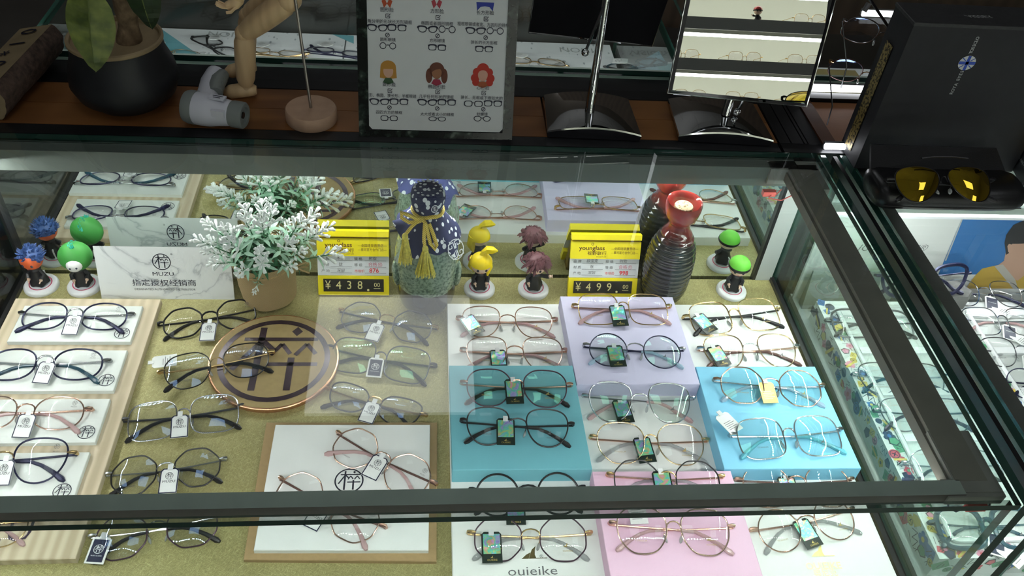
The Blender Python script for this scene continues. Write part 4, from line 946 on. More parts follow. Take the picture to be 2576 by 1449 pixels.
# dark ribbed bottle with red neck
bot = empty('sake_bottle', 'tall dark ribbed ceramic bottle with red cup neck and cork', 'bottle', (.3815, .976, 0)); bot.scale = (1.08, 1.08, 1.12)
prof = [(.024, 0), (.0285, .004)]; 
import bisect
key = [(0.004, .0285), (.02, .0335), (.05, .0352), (.075, .0345), (.095, .031), (.108, .0255), (.118, .0195), (.125, .0158), (.130, .0148)]
def rad(z):
    for (a, ra), (b2, rb) in zip(key, key[1:]):
        if a <= z <= b2: return ra+(rb-ra)*(z-a)/(b2-a)
    return key[-1][1]
for i in range(1, 61):
    z = .004+.114*i/60; prof.append((rad(z)+.0008*sin(z*2*pi/.0076), z))
def _bot(N, L, b, tc):
    sp = N.new('ShaderNodeSeparateXYZ'); L.new(tc.outputs['Object'], sp.inputs[0]); n = N.new('ShaderNodeTexNoise'); n.inputs['Scale'].default_value = 40; L.new(tc.outputs['Object'], n.inputs['Vector'])
    mp = mapping(N, L, tc, (1, 1, .16)); L.new(mp.outputs[0], n.inputs['Vector'])
    ma = N.new('ShaderNodeMath'); ma.operation = 'MULTIPLY_ADD'; ma.inputs[1].default_value = .035; L.new(n.outputs['Fac'], ma.inputs[0]); L.new(sp.outputs['Z'], ma.inputs[2])
    r = ramp(N, [(.124, (.011, .011, .010)), (.136, (.10, .016, .013)), (.155, (.20, .022, .018))]); L.new(ma.outputs[0], r.inputs['Fac']); L.new(r.outputs[0], b.inputs['Base Color']); b.inputs['Roughness'].default_value = .16; b.inputs['Coat Weight'].default_value = .7
q = MB(); q.lathe(prof+[(.0158, .125), (.0148, .130), (.0150, .133)], 40); q.build('body', nodemat('dark_glaze_red_shoulder', _bot), bot, ang=1.5)
REDG = mat('red_glaze', (.30, .036, .030), .15, coat=.6, noise=.2, nscale=60)
q = MB(); q.lathe([(.0145, .131), (.0180, .138), (.0228, .146), (.0246, .155), (.0250, .164), (.0240, .1675), (.0222, .166), (.0205, .158), (.016, .150), (.010, .147), (0, .147)], 40); q.build('neck_cup', REDG, bot, ang=1.5)
def _cork(N, L, b, tc):
    n = N.new('ShaderNodeTexNoise'); n.inputs['Scale'].default_value = 260; L.new(tc.outputs['Object'], n.inputs['Vector']); r = ramp(N, [(.36, (.20, .12, .06)), (.45, (.62, .48, .28))]); L.new(n.outputs['Fac'], r.inputs['Fac']); L.new(r.outputs[0], b.inputs['Base Color']); b.inputs['Roughness'].default_value = .8
q = MB(); q.lathe([(.0125, .146), (.0130, .1585), (.0122, .160), (0, .160)], 24); q.build('cork', nodemat('pale_cork', _cork), bot)

# five small toy figures on round white stands (plain generic dolls)
ROBE = mat('black_robe', (.014, .014, .017), .4); SKIN = mat('pale_skin_vinyl', (.78, .55, .42), .45)
def doll(px, py, label, hair, hairkind, face=SKIN, facing=0., arm=None, lean=0., hs=1., yy=None):
    p = onz(px, py); r_ = .0245; c = Vector((p.x, yy or .984, 0))
    e = empty('toy_figure', label, 'figurine', (c.x, c.y, 0), facing, 'toy figures before the mirror')
    q = MB(); q.lathe([(r_, 0), (r_, .0035), (r_*.93, .0060), (r_*.85, .0068), (0, .0068)], 40); st = q.build('stand', WHITEP, e)
    q = MB(); q.ring((0, 0), r_*.60, r_*.66, .0071, 40); q.build('red_ring', mat('crimson_print', (.55, .03, .10), .5), st, smooth=False)
    q = MB(); q.tube([(.004, .011, .007), (.004, .012, .022), (.002, .006, .024)], .0013, 5); q.build('support_peg', WHITEP, st)
    for s in (-1, 1): q = MB(); q.ball((s*.006, -.006, .0092), (.0034, .0058, .0030), 10, 7); q.build('shoe', mat('teal_shoe', (.03, .10, .13), .5), e)
    q = MB(); q.lathe([(.0130, .010), (.0122, .016), (.0090, .026), (.0075, .033), (.0085, .036), (.0070, .039)], 24, mod=lambda a, z: 1+(.10*sin(5*a) if z < .02 else 0)); q.build('robe', ROBE, e)
    for s in (-1, 1):
        q = MB()
        if arm == s: P = [(s*.006, -.001, .034), (s*.014, -.003, .034), (s*.021, -.005, .036)]
        else: P = [(s*.0065, -.001, .034), (s*.0115, -.003, .028), (s*.0095, -.008, .023)]
        q.tube(P, [.0028, .0034, .0040], 8); ar = q.build('sleeve', ROBE, e)
        q = MB(); t = Vector(P[2]); d = (t-Vector(P[1])).normalized(); q.ball(t+d*.0018, (.0026, .0026, .0026), 8, 6)
        for f_ in range(3): q.tube([t+d*.002, t+d*.0062+Vector((0, (f_-1)*.002, .0006*f_))], .0009, 5)
        q.build('hand', SKIN, ar)
    hz = .039+.0155*hs; HR = .0165*hs
    hd = MB(); hd.ball((0, 0, hz), (HR*.97, HR*.93, HR), 20, 14); h = hd.build('head', face, e)
    if hairkind != 'hood':
        for s in (-1, 1):
            q = MB(); q.ball((s*HR*.38, -HR*.84, hz-HR*.16), (HR*.13, HR*.06, HR*.15), 8, 6); q.build('eye', INK, h)
        q = MB(); q.ball((0, -HR*.88, hz-HR*.50), (HR*.12, HR*.05, HR*.03), 8, 5); q.build('mouth', mat('mouth_red', (.35, .08, .07), .5), h)
    q = MB(); rnd = random.Random(px)
    if hairkind == 'spiky':
        q.T = TR(0, HR*.10, hz) ; q.ball((0, .0005, HR*.10), (HR*1.05, HR*1.0, HR*1.0), 18, 10, zmin=-.05)
        for i in range(120):
            u = rnd.uniform(-.05, 1); a = rnd.random()*2*pi; rr_ = sqrt(max(0, 1-u*u)); d = Vector((rr_*cos(a), rr_*sin(a), u)); 
            if d.y < -.5 and u < .35: continue
            b0 = d*HR*1.0+Vector((0, 0, HR*.1)); q.tube([b0, b0+(d+Vector((.25*rnd.uniform(-1, 1), .25*rnd.uniform(-1, 1), .2)))*HR*.30], [HR*.12, HR*.015], 4)
    elif hairkind == 'fringe':
        q.T = TR(0, HR*.08, hz); q.ball((0, .0003, HR*.06), (HR*1.06, HR*1.04, HR*1.04), 20, 12, zmin=-.25)
        for i in range(70):
            a = rnd.random()*2*pi; u = rnd.uniform(.0, .95); rr_ = sqrt(1-u*u); d = Vector((rr_*cos(a), rr_*sin(a), u)); b0 = d*HR*1.0+Vector((0, 0, HR*.05)); t = Vector((d.x, d.y, -.9+.3*rnd.random()))
            q.tube([b0, b0+d*HR*.12+t*HR*.22, b0+d*HR*.06+t*HR*.50], [HR*.16, HR*.13, HR*.02], 4)
    elif hairkind == 'tail':
        q.T = TR(0, HR*.06, hz); q.ball((0, .0003, HR*.06), (HR*1.07, HR*1.05, HR*1.05), 20, 12, zmin=-.2)
        q.tube([(-HR*.55, HR*.35, .3*HR), (-HR*.75, HR*.5, -.7*HR), (-HR*.5, HR*.55, -1.5*HR)], [HR*.5, HR*.42, HR*.1], 8); q.tube([(HR*.55, HR*.3, .3*HR), (HR*.72, -HR*.25, -.3*HR), (HR*.6, -HR*.5, -1.15*HR)], [HR*.5, HR*.38, HR*.08], 8)
        q.tube([(0, .0, HR), (HR*.08, 0, HR*1.35), (HR*.5, 0, HR*1.62), (HR*1.0, -HR*.1, HR*1.62), (HR*1.45, -HR*.1, HR*1.5)], [HR*.22, HR*.20, HR*.38, HR*.36, HR*.08], 8)
    elif hairkind == 'bonnet':
        q.T = TR(0, HR*.15, hz+.001); q.ball((0, .001, HR*.02), (HR*1.28, HR*1.10, HR*1.25), 22, 14, zmin=-1); 
    elif hairkind == 'cap':
        q.T = TR(0, HR*.06, hz); q.ball((0, .0004, HR*.04), (HR*1.06, HR*1.05, HR*1.04), 22, 12, zmin=-.05)
    q.build('hair' if hairkind not in ('bonnet', 'cap') else 'cap', hair, h)
    if hairkind == 'cap':
        q = MB(); q.T = TR(0, HR*.06, hz); q.lathe([(HR*1.06, -.10*HR), (HR*1.10, 0), (HR*1.07, .18*HR)], 28); q.build('black_band', ROBE, h)
    if hairkind == 'bonnet':
        q = MB(); rnd = random.Random(5)
        for i in range(26): q.T = TR(rnd.uniform(-.003, .003), -HR*.2+i*HR*.05, hz+HR*(1.22-.0006*i*i), rnd.uniform(-.3, .3)); q.tube([(0, 0, -.002), (rnd.uniform(-.003, .003), rnd.uniform(-.003, .001), HR*.22)], [HR*.14, HR*.02], 4)
        q.build('tuft', mat('turquoise_tuft', (.05, .50, .40), .5), h)
        q = MB(); q.ball((0, -HR*.62, hz-HR*.12), (HR*.62, HR*.58, HR*.62), 16, 10); fp_ = q.build('face', mat('white_vinyl', (.75, .74, .72), .4), h)
        for s in (-1, 1):
            q = MB(); q.ball((s*HR*.24, -HR*1.16, hz-HR*.08), (HR*.08, HR*.05, HR*.09), 8, 6); q.build('eye', INK, h)
    return e
doll(113, 705, 'toy figure with spiky blue hair on a round white stand, far left', mat('blue_hair', (.035, .075, .22), .45), 'spiky', mat('orange_tan_vinyl', (.72, .13, .04), .4), R(-6))
doll(222, 703, 'toy figure in a round green bonnet on a white stand beside the marble sign', mat('green_bonnet', (.05, .27, .05), .5), 'bonnet', SKIN, R(8), hs=1.12)
doll(1205, 715, 'toy figure with long yellow hair and topknot on a white stand', mat('yellow_hair', (.85, .62, .01), .4), 'tail', SKIN, R(4))
doll(1340, 720, 'toy figure with maroon hair and one arm held out on a white stand', mat('maroon_hair', (.13, .05, .06), .5), 'fringe', SKIN, R(-6), 1)
doll(1832, 715, 'toy figure in a lime green cap with black band, right of the bottle', mat('lime_cap', (.14, .52, .05), .45), 'cap', SKIN, R(-14))
# ================================================================== ON THE LEDGE
ZL = .245
# poster card leaning in a dark granite-look frame
pst = empty('poster_stand', 'grey face-shape guide poster in a dark granite-look frame on the ledge', 'poster', (.019, 1.037, ZL), .004)
tl0 = R(19); PW, PH = .214, .36
def PM(u, v, e=0.): return Matrix.Translation((u, v*sin(tl0), v*cos(tl0))) @ Matrix.Rotation(pi/2-tl0, 4, 'X') @ TR(0, 0, e)
for nm, c, s in (('frame_side', (-PW/2+.006, PH/2, -.004), (.014, PH, .010)), ('frame_side', (PW/2-.006, PH/2, -.004), (.014, PH, .010)), ('frame_bottom', (0, .004, -.004), (PW-.026, .010, .010)), ('back_board', (0, PH/2, -.0085), (PW-.02, PH-.01, .003))):
    q = MB(); q.T = PM(0, 0); q.box(c, s); q.build(nm, DMARBLE, pst, smooth=False)
w2, c_ = PW/2-.0115, .006
q = MB(); q.T = PM(0, 0); q.slab([(-w2+c_, .010), (w2-c_, .010), (w2-c_*.3, .0145), (w2, .016), (w2, PH), (-w2, PH), (-w2, .016), (-w2+c_*.3, .0145)], -.006, -.0002); pap = q.build('paper', mat('pale_grey_paper', (.62, .645, .635), .6, noise=.02), pst, smooth=False)
PO = Vector((.019, 1.037, ZL)); PN = Vector((0, -cos(tl0), sin(tl0)))
def puv(px, py):
    p = onpl(px, py, PO, PN)-PO; return p.x, p.y*sin(tl0)+p.z*cos(tl0)
def ptext(s, px, py, size, m=INK, **k):
    u, v = puv(px, py); return text(s, size, m, pap, PM(u, v, .0003), **k)
def icon(px, py, kind, sc_=1.):
    u, v = puv(px, py); q = MB(); q.T = PM(u, v, .0003) @ Matrix.Scale(sc_, 4)
    A_, B_, ww = .0048, .0032, .0009
    for s in (-1, 1):
        ol = outline({'round': 'round', 'rect': 'square', 'cat': 'cat', 'way': 'cat', 'oval': 'oval', 'avi': 'poly', 'sq': 'square'}[kind], A_ if kind not in ('round',) else .0040, B_ if kind != 'round' else .0038, 28)
        if kind == 'oval': ol = [(x*1.05, y*.85) for x, y in ol]
        if s < 0: ol = [(-x, y) for x, y in ol]
        n = len(ol); vs = []; 
        for x, y in ol:
            t = 1.35 if (kind in ('way', 'cat', 'rect') and y > B_*.4) else 1.12
            vs += [(s*.0062+x*.86, y*.86, 0), (s*.0062+x*t*.96, y*t, 0)]
        q.add(vs, [(2*i, 2*i+1, 2*((i+1) % n)+1, 2*((i+1) % n)) for i in range(n)])
    q.stroke((-.0017, .0010), (.0017, .0010), .0009)
    return q.build('spectacle_icon', INK, pap, smooth=False)
def check(px, py):
    u, v = puv(px, py); q = MB(); q.T = PM(u, v, .0003); a = .0026
    for p1_, p2_ in (((-a, -a), (a, -a)), ((-a, a), (a*.5, a)), ((-a, -a), (-a, a)), ((a, -a), (a, 0)), ((-a*.4, .2*a), (.1*a, -.35*a)), ((.1*a, -.35*a), (a*1.3, a*1.2))): q.stroke(p1_, p2_, .0008)
    q.build('tick_mark', INK, pap, smooth=False)
def forbid(px, py):
    u, v = puv(px, py); q = MB(); q.T = PM(u, v, .0003); q.ring((0, 0), .0022, .0030, 0, 20); q.stroke((-.0017, -.0017), (.0017, .0017), .0008); q.build('forbidden_mark', INK, pap, smooth=False)
flat = lambda n, c: mat(n, c, .6)
def head(px, py, hair, face, collar, style):
    u, v = puv(px, py); q = MB(); q.T = PM(u, v, .0002); m = [flat('print_'+style+'_hair', hair), flat('print_'+style+'_face', face), flat('print_'+style+'_collar', collar)]
    if style == 'bob': q.k = 0; q.poly([(.0105*cos(a), .009*sin(a)+.004, 0) for a in [i*pi/12 for i in range(13)]]+[(-.0115, -.0105, 0), (-.006, -.0115, 0), (.006, -.0115, 0), (.0115, -.0105, 0)])
    if style == 'pigtail': q.k = 0; q.disc((0, .002), .0105); q.disc((-.0105, -.006), .0045, ry=.010); q.disc((.0105, -.006), .0045, ry=.010)
    if style == 'curly':
        q.k = 0
        for i, (x, y, r) in enumerate(((0, .006, .0085), (-.008, .002, .006), (.008, .002, .006), (-.0105, -.006, .006), (.0105, -.006, .006), (-.0095, -.012, .005), (.0095, -.012, .005))): q.disc((x, y), r, i*.00001)
    q.k = 2; q.poly([(-.0075, -.0165, .0001), (0, -.0195, .0001), (.0075, -.0165, .0001), (.004, -.0105, .0001), (-.004, -.0105, .0001)])
    q.k = 1; q.poly([(.0068*cos(a), -.001+.0075*sin(a)*(1.25 if sin(a) < 0 else .8), .0002) for a in [i*2*pi/24 for i in range(24)]])
    if style == 'bob': q.k = 0; q.poly([(-.007, .0015, .0003), (.007, .0015, .0003), (.0068, .006, .0003), (-.0068, .006, .0003)])
    if style == 'pigtail': q.k = 0; q.poly([(-.007, -.001, .0003), (-.002, .0025, .0003), (.0062, .004, .0003), (.0068, .007, .0003), (-.0068, .007, .0003)])
    q.build('portrait_print', m, pap, smooth=False)
def collar(px, py, c, scarf=False):
    u, v = puv(px, py); q = MB(); q.T = PM(u, v, .0002)
    if scarf: q.poly([(-.012, .004, 0), (-.0105, -.007, 0), (-.006, -.002, 0), (0, -.001, 0), (.006, -.002, 0), (.0105, -.007, 0), (.012, .004, 0)])
    else:
        for s in (-1, 1): q.poly([(0, -.0005, 0), (s*.004, -.006, 0), (s*.0072, .003, 0), (s*.003, .006, 0)])
    q.build('portrait_print', flat('print_collar_%d' % px, c), pap, smooth=False)
TS = .0066
for px, py, c, sf in ((974, 8, (.42, .07, .02), 0), (1099, 10, (.40, .05, .07), 0), (1221, 14, (.03, .05, .32), 1)): collar(px, py, c, sf)
for (nm, nx, ny, cy, tx, ty, kinds, iy, fy, bx, by, bt, bk, bi) in (
    ('圆形脸', 974, 25, 40, 976, 55, ('way', 'rect'), 70, 88, 976, 100, '圆形眼镜', 'round', 115),
    ('方形脸', 1100, 29, 44, 1100, 60, ('way', 'round'), 74, 90, 1100, 103, '方形眼镜', 'rect', 120),
    ('长方形脸', 1221, 33, 48, 1216, 63, ('way', 'round'), 78, 95, 1218, 108, '狭长的长方形框', 'rect', 124),
    ('菱形脸', 979, 213, 228, 979, 241, ('cat', 'rect'), 256, 270, 979, 283, '四四方方的镜框', 'sq', 297),
    ('椭圆形脸', 1099, 219, 231, 1098, 244, ('way', 'rect'), 258, 273, 1100, 288, '太大或者太小的镜框', 'oval', 299),
    ('心形脸', 1215, 222, 234, 1212, 247, ('sq', 'rect'), 261, 275, 1213, 288, '蚊蝶镜', 'avi', 299)):
    t1 = {'圆形脸': '菱角分明的形状长方形镜框', '方形脸': '椭圆或者圆形镜框', '长方形脸': '粗框眼镜或者宽、方圆形的镜框', '菱形脸': '猫眼形、椭圆、狭长形、半框眼镜', '椭圆形脸': '几乎任何形状的镜框', '心形脸': '狭长、无框或下缘较大的'}[nm]
    ptext(nm, nx, ny, TS*.92); check(nx+2, cy); ptext(t1, tx, ty, TS*.86, sx=.88 if len(t1) > 12 else .95)
    icon(nx-24, iy, kinds[0], 1.15); icon(nx+25, iy, kinds[1], 1.1); forbid(nx+1, fy); ptext(bt, bx, by, TS*.80); icon(bx, bi, bk, 1.05)
head(977, 176, (.45, .22, .03), (.60, .36, .25), (.03, .08, .03), 'bob'); head(1099, 180, (.13, .04, .02), (.30, .13, .06), (.30, .02, .05), 'pigtail'); head(1215, 186, (.45, .03, .015), (.60, .33, .24), (.35, .09, .03), 'curly')

# potted plant
pl = empty('potted_plant', 'leafy plant with thick trunk in a tan-rimmed black pot on the ledge', 'potted plant', (-.418, 1.118, ZL))
q = MB(); q.lathe([(.048, 0), (.052, .004), (.066, .016), (.073, .034), (.070, .055), (.062, .076), (.0605, .092), (.0575, .092), (.056, .080), (0, .079)], 44); q.build('pot', mat('matt_black_pot', (.012, .013, .015), .5, noise=.3, nscale=20), pl)
q = MB(); q.lathe([(.0600, .090), (.0625, .0925), (.0625, .0965), (.0600, .098), (.0575, .0965), (.057, .091)], 44); q.build('rim', mat('tan_rim', (.30, .22, .12), .6, noise=.15), pl)
q = MB(); q.lathe([(.057, .084), (.03, .087), (0, .086)], 24); q.build('soil', mat('dark_soil', (.015, .012, .010), .95, noise=.5, nscale=150), pl)
q = MB(); rnd = random.Random(2); pts = []; rr = []
for i in range(16):
    t = i/15; pts.append((.017+.018*t+.003*sin(t*7), .0-.006*t, .083+.20*t)); rr.append((.0155-.004*t)*(1+.12*rnd.uniform(-1, 1)))
q.tube(pts, rr, 14); q.build('trunk', mat('rough_bark', (.17, .115, .065), .9, noise=.45, nscale=90, bump=.9, bscale=140), pl)
def bigleaf(name, base, tip, wd, bend, m, par):
    b0, t0 = Vector(base), Vector(tip); d = t0-b0; L = d.length; sd = d.cross(Vector((0, 1, .3))).normalized(); up = sd.cross(d.normalized()); q = MB(); n = 14; vs = []
    for i in range(n+1):
        t = i/n; w_ = wd*(sin(pi*min(1, t**.8*.98+.02))**.75)*(1 if t < .97 else .3); c = b0+d*t+up*bend*sin(pi*t)
        for j in range(-2, 3): vs.append(c+sd*w_*j/2+up*(abs(j)*.10*w_+.0010*sin(i*2+j)))
    for i in range(n):
        for j in range(4): q.add([vs[i*5+j], vs[i*5+j+1], vs[i*5+6+j], vs[i*5+5+j]], [(0, 1, 2, 3)])
    o = q.build(name, m, par); 
    q = MB(); q.tube([b0+d*t+up*(bend*sin(pi*t)+.0006)-Vector((0, .0012, 0)) for t in (0, .25, .5, .75, .97)], [.0012, .001, .0008, .0006, .0003], 5); q.build('midrib', mat('pale_midrib', (.13, .17, .05), .5), o); return o
W0 = Vector((-.418, 1.118, ZL))
bigleaf('leaf', Vector((-.398, 1.02, .455))-W0, Vector((-.424, 1.040, .330))-W0, .0285, -.006, LEAF, pl)
DKL = mat('dark_leaf', (.016, .035, .012), .4, noise=.4, nscale=40)
for a, b2, wd in (((-.35, 1.06, .47), (-.352, 1.075, .375), .022), ((-.30, 1.10, .46), (-.345, 1.11, .40), .018), ((-.43, 1.16, .46), (-.43, 1.15, .39), .022), ((-.49, 1.15, .44), (-.60, 1.16, .38), .03), ((-.52, 1.18, .47), (-.66, 1.2, .36), .035), ((-.56, 1.1, .46), (-.67, 1.12, .39), .03), ((-.48, 1.22, .45), (-.58, 1.28, .40), .028)):
    bigleaf('leaf', Vector(a)-W0, Vector(b2)-W0, wd, -.008, DKL, pl)
q = MB()
for b2 in ((-.395, 1.02, .455), (-.35, 1.06, .47), (-.43, 1.16, .46), (-.49, 1.15, .44), (-.52, 1.18, .47), (-.56, 1.1, .46), (-.48, 1.22, .45), (-.30, 1.10, .46)):
    q.tube([(.035, -.006, .283), ((.035+b2[0]-W0.x)/2, (b2[1]-W0.y)/2, .345), Vector(b2)-W0], .0016, 5)
q.build('leaf_stalk', DKL, pl)

# log with numbered flat face
lg = empty('log_sign', 'bark-covered log with numbers on its sawn face at the far left of the ledge', 'log', (-.585, 1.052, ZL+.030), R(-11))
lg.rotation_euler = (R(3), 0, R(-9)); RL = .031; LL = .17
q = MB(); n = 26; ang0, ang1 = R(48), R(48+116)       # sawn arc
pr = []
for i in range(n): 
    a = ang1+(2*pi-(ang1-ang0))*i/(n-1); k_ = 1+.035*sin(5*a)+.02*sin(11*a); pr.append((RL*cos(a)*k_, RL*sin(a)*k_))
m_ = 7; vs = []
for j in range(m_):
    for x, z in pr: vs.append((x*(1+.02*sin(j*2.1)), LL*j/(m_-1), z*(1+.02*cos(j*1.7))))
q.add(vs, [(j*n+i, j*n+i+1, (j+1)*n+i+1, (j+1)*n+i) for j in range(m_-1) for i in range(n-1)]); q.build('bark', mat('dark_bark', (.085, .055, .042), .95, noise=.45, nscale=120, bump=1., bscale=160), lg)
SAWN = mat('sawn_pale_wood', (.30, .225, .125), .7, noise=.12, nscale=40)
q = MB(); q.poly([(vs[0][0], 0, vs[0][2]), (vs[n-1][0], 0, vs[n-1][2]), (vs[-1][0], LL, vs[-1][2]), (vs[-n][0], LL, vs[-n][2])]); q.build('sawn_face', SAWN, lg, smooth=False)
for y0 in (0, LL): q = MB(); q.poly([(x, y0, z) for x, z in (pr if y0 == 0 else pr[::-1])]); q.build('end_grain', SAWN, lg, smooth=False)
A0, A1 = Vector((vs[0][0], 0, vs[0][2])), Vector((vs[n-1][0], 0, vs[n-1][2])); mid = (A0+A1)/2; ax = (A0-A1).normalized() if False else (A1-A0).normalized(); nn = Vector((ax.z, 0, -ax.x)); nn = nn if nn.dot(mid) > 0 else -nn
for ch, t in (('9', .16), ('0', .38), ('*', .55), ('1', .70), ('0', .90)):
    X = -ax if ax.x < 0 else ax; Yv = nn.cross(X); M_ = Matrix((X, Yv, nn)).transposed().to_4x4(); p = mid+Vector((0, LL*t, 0))+nn*.0012
    text(ch, .036, INK, lg, Matrix.Translation(p) @ M_ @ Matrix.Rotation(pi/2, 4, 'Z'), name='number', sx=.9, bold=.01)
q = MB(); q.T = TR(-.006, -.0012, .002, pi/2); q.stroke((-.014, .010), (.004, -.012), .006); q.build('mark', INK, lg, smooth=False)

# handheld device lying on the ledge
hd_ = empty('handheld_meter', 'white and grey handheld meter with pistol grip lying on the ledge', 'meter', (-.290, 1.055, ZL+.0235), R(-14))
GRYP = mat('grey_rubber', (.20, .22, .21), .55); WHP = mat('lilac_white_plastic', (.60, .61, .67), .4, noise=.03)
q = MB(); q.T = Matrix.Rotation(pi/2, 4, 'Y'); q.lathe([(.0225, -.022), (.0232, -.012), (.0225, 0), (.020, .012), (.0175, .028), (.0172, .030)], 28); q.build('body', WHP, hd_)
q = MB(); q.T = Matrix.Rotation(pi/2, 4, 'Y'); q.lathe([(.0165, -.038), (.0215, -.036), (.0234, -.030), (.0234, -.021)], 28); q.build('rear_cap', GRYP, hd_)
q = MB(); q.T = Matrix.Rotation(pi/2, 4, 'Y'); q.lathe([(.0178, .029), (.0185, .032), (.0185, .046), (.0165, .048), (.012, .048), (.012, .044), (0, .044)], 28); nz = q.build('nozzle', GRYP, hd_)
q = MB(); q.T = Matrix.Rotation(pi/2, 4, 'Y'); q.lathe([(.0045, .0442), (.0045, .0460), (0, .0460)], 16); q.build('lens_port', BLACKP, nz)
q = MB(); q.tube([(-.012, .010, 0), (-.022, .038, .0), (-.030, .066, .0), (-.031, .088, .001), (-.030, .095, .001)], [.0185, .0150, .0155, .0165, .010], 18, flat=1.0); q.build('grip', WHP, hd_)
q = MB(); q.tube([(-.008, .032, .006), (-.014, .048, .007), (-.018, .066, .007), (-.019, .084, .007)], [.0105, .0110, .0115, .009], 14); gp = q.build('grip_pad', GRYP, hd_)
for k in range(4): q = MB(); q.tube([(-.002-.003*k, .038+.013*k, .004), (-.004-.003*k, .040+.013*k, .0145)], .0024, 6); q.build('finger_rib', GRYP, gp)
q = MB(); q.box((.012, -.0005, .0222), (.022, .011, .0022)); q.box((.018, -.017, .008), (.018, .006, .010)); q.build('label_plate', WHP, hd_, smooth=False)
for k in range(2): q = MB(); q.box((.012, .0015-.004*k, .0236), (.014-.004*k, .001, .0004)); q.build('print', INK, hd_, smooth=False)
q = MB(); [q.ball((-.0385, .012*sin(a), .012*cos(a)), .0022, 8, 5) for a in (.3, -.3, 1, -1)]; q.build('switch', WHP, hd_)

# jointed wooden mannequin on a rod with a round base
mn = empty('wooden_mannequin', 'jointed wooden artist mannequin striding on a thin metal rod over a round base', 'mannequin', (-.158, 1.075, ZL))
Wm = Vector((-.158, 1.075, ZL))
def mp_(px, py, y): return ony(px, py, y)-Wm
q = MB(); q.lathe([(.0345, 0), (.036, .002), (.036, .018), (.0345, .020), (0, .020)], 40); q.build('base', mat('pale_base_wood', (.46, .30, .20), .6, noise=.08, nscale=60), mn)
top = ony(737, -40, 1.087)-Wm
q = MB(); q.tube([(0, 0, .019), top], .0021, 8); q.build('rod', mat('steel_rod', (.30, .27, .24), .3, .9), mn)
def limb(name, a, b2, r0, r1, par=mn, bulge=1.12):
    a, b2 = Vector(a), Vector(b2); q = MB(); n = 9; pts = [a.lerp(b2, i/(n-1)) for i in range(n)]; rr = [(r0+(r1-r0)*i/(n-1))*(1+(bulge-1)*sin(pi*i/(n-1))) for i in range(n)]; rr[0] *= .8; rr[-1] *= .8
    q.tube(pts, rr, 14); return q.build(name, BEECH, par)
def jointb(p, r, par=mn): q = MB(); q.ball(Vector(p), r, 14, 9); return q.build('joint', BEECH, par)
YA = 1.128; hip = mp_(728, -2, 1.10); knee = mp_(614, 84, YA); ank = mp_(619, 214, YA+.004)
hip_w = hip
jointb(hip, .0165); t1_ = limb('thigh', hip, knee, .0165, .0135); jointb(knee, .0128); limb('shin', knee+Vector((0, 0, -.004)), ank+Vector((0, 0, .002)), .0145, .0125, bulge=1.08); jointb(ank-Vector((0, 0, .004)), .0085)
def foot(c, yaw, pitch=0.): 
    q = MB(); q.T = Matrix.Translation(c) @ Matrix.Rotation(yaw, 4, 'Z') @ Matrix.Rotation(pitch, 4, 'Y'); q.tube([(.016, 0, .001), (.012, 0, .001), (-.005, 0, .0005), (-.022, 0, -.002), (-.029, 0, -.003), (-.032, 0, -.003)], [.006, .0085, .0105, .0100, .006, .002], 14, flat=1.0, up=(0, 0, 1)); return q.build('foot', BEECH, mn)
fz = Vector((ank.x-.002, ank.y, .0108)); foot(fz, R(4))
hip2 = mp_(700, -20, 1.15); kn2 = mp_(622, 40, 1.165); an2 = mp_(622, 160, 1.172)
limb('thigh', hip2, kn2, .0150, .0125); jointb(kn2, .012); limb('shin', kn2, an2, .0125, .0105); jointb(an2, .008); foot(an2+Vector((-.004, 0, -.008)), R(4), R(-8))
q = MB(); q.ball((hip+hip2)/2+Vector((0, 0, .022)), (.026, .024, .022), 18, 12); q.build('pelvis', BEECH, mn)
q = MB(); q.ball((hip+hip2)/2+Vector((.004, 0, .085)), (.030, .026, .040), 18, 12); q.build('chest', BEECH, mn)
q = MB(); q.tube([(hip+hip2)/2+Vector((0, 0, .03)), (hip+hip2)/2+Vector((.003, 0, .06))], .013, 12); q.build('waist', BEECH, mn)
ch = (hip+hip2)/2+Vector((.004, 0, .085)); q = MB(); q.ball(ch+Vector((-.004, 0, .072)), (.018, .016, .024), 16, 12); q.build('head', BEECH, mn)
q = MB(); q.tube([ch+Vector((0, 0, .036)), ch+Vector((-.002, 0, .055))], .008, 10); q.build('neck', BEECH, mn)
sh = ch+Vector((-.012, -.03, .020)); hnd = mp_(602, 4, 1.07); el = (sh+hnd)/2+Vector((-.01, -.012, .025))
limb('upper_arm', sh, el, .010, .008); jointb(el, .0075); limb('forearm', el, hnd, .0085, .007)
q = MB(); q.T = Matrix.Translation(hnd); q.tube([(.002, 0, .003), (-.006, 0, -.003), (-.016, 0, -.007)], [.006, .0078, .006], 10)
for k in range(4): q.tube([(-.015, (k-1.5)*.0032, -.007), (-.024+abs(k-1.5)*.002, (k-1.5)*.0036, -.0065), (-.031+abs(k-1.5)*.002, (k-1.5)*.0038, -.003)], .0019, 6)
q.tube([(-.004, -.006, -.005), (-.010, -.010, -.010), (-.016, -.010, -.011)], .0021, 6); q.build('hand', BEECH, mn)
sh2 = ch+Vector((.012, .03, .02)); limb('upper_arm', sh2, sh2+Vector((.03, .01, -.05)), .010, .008); limb('forearm', sh2+Vector((.03, .01, -.05)), sh2+Vector((.075, 0, -.02)), .0085, .007)

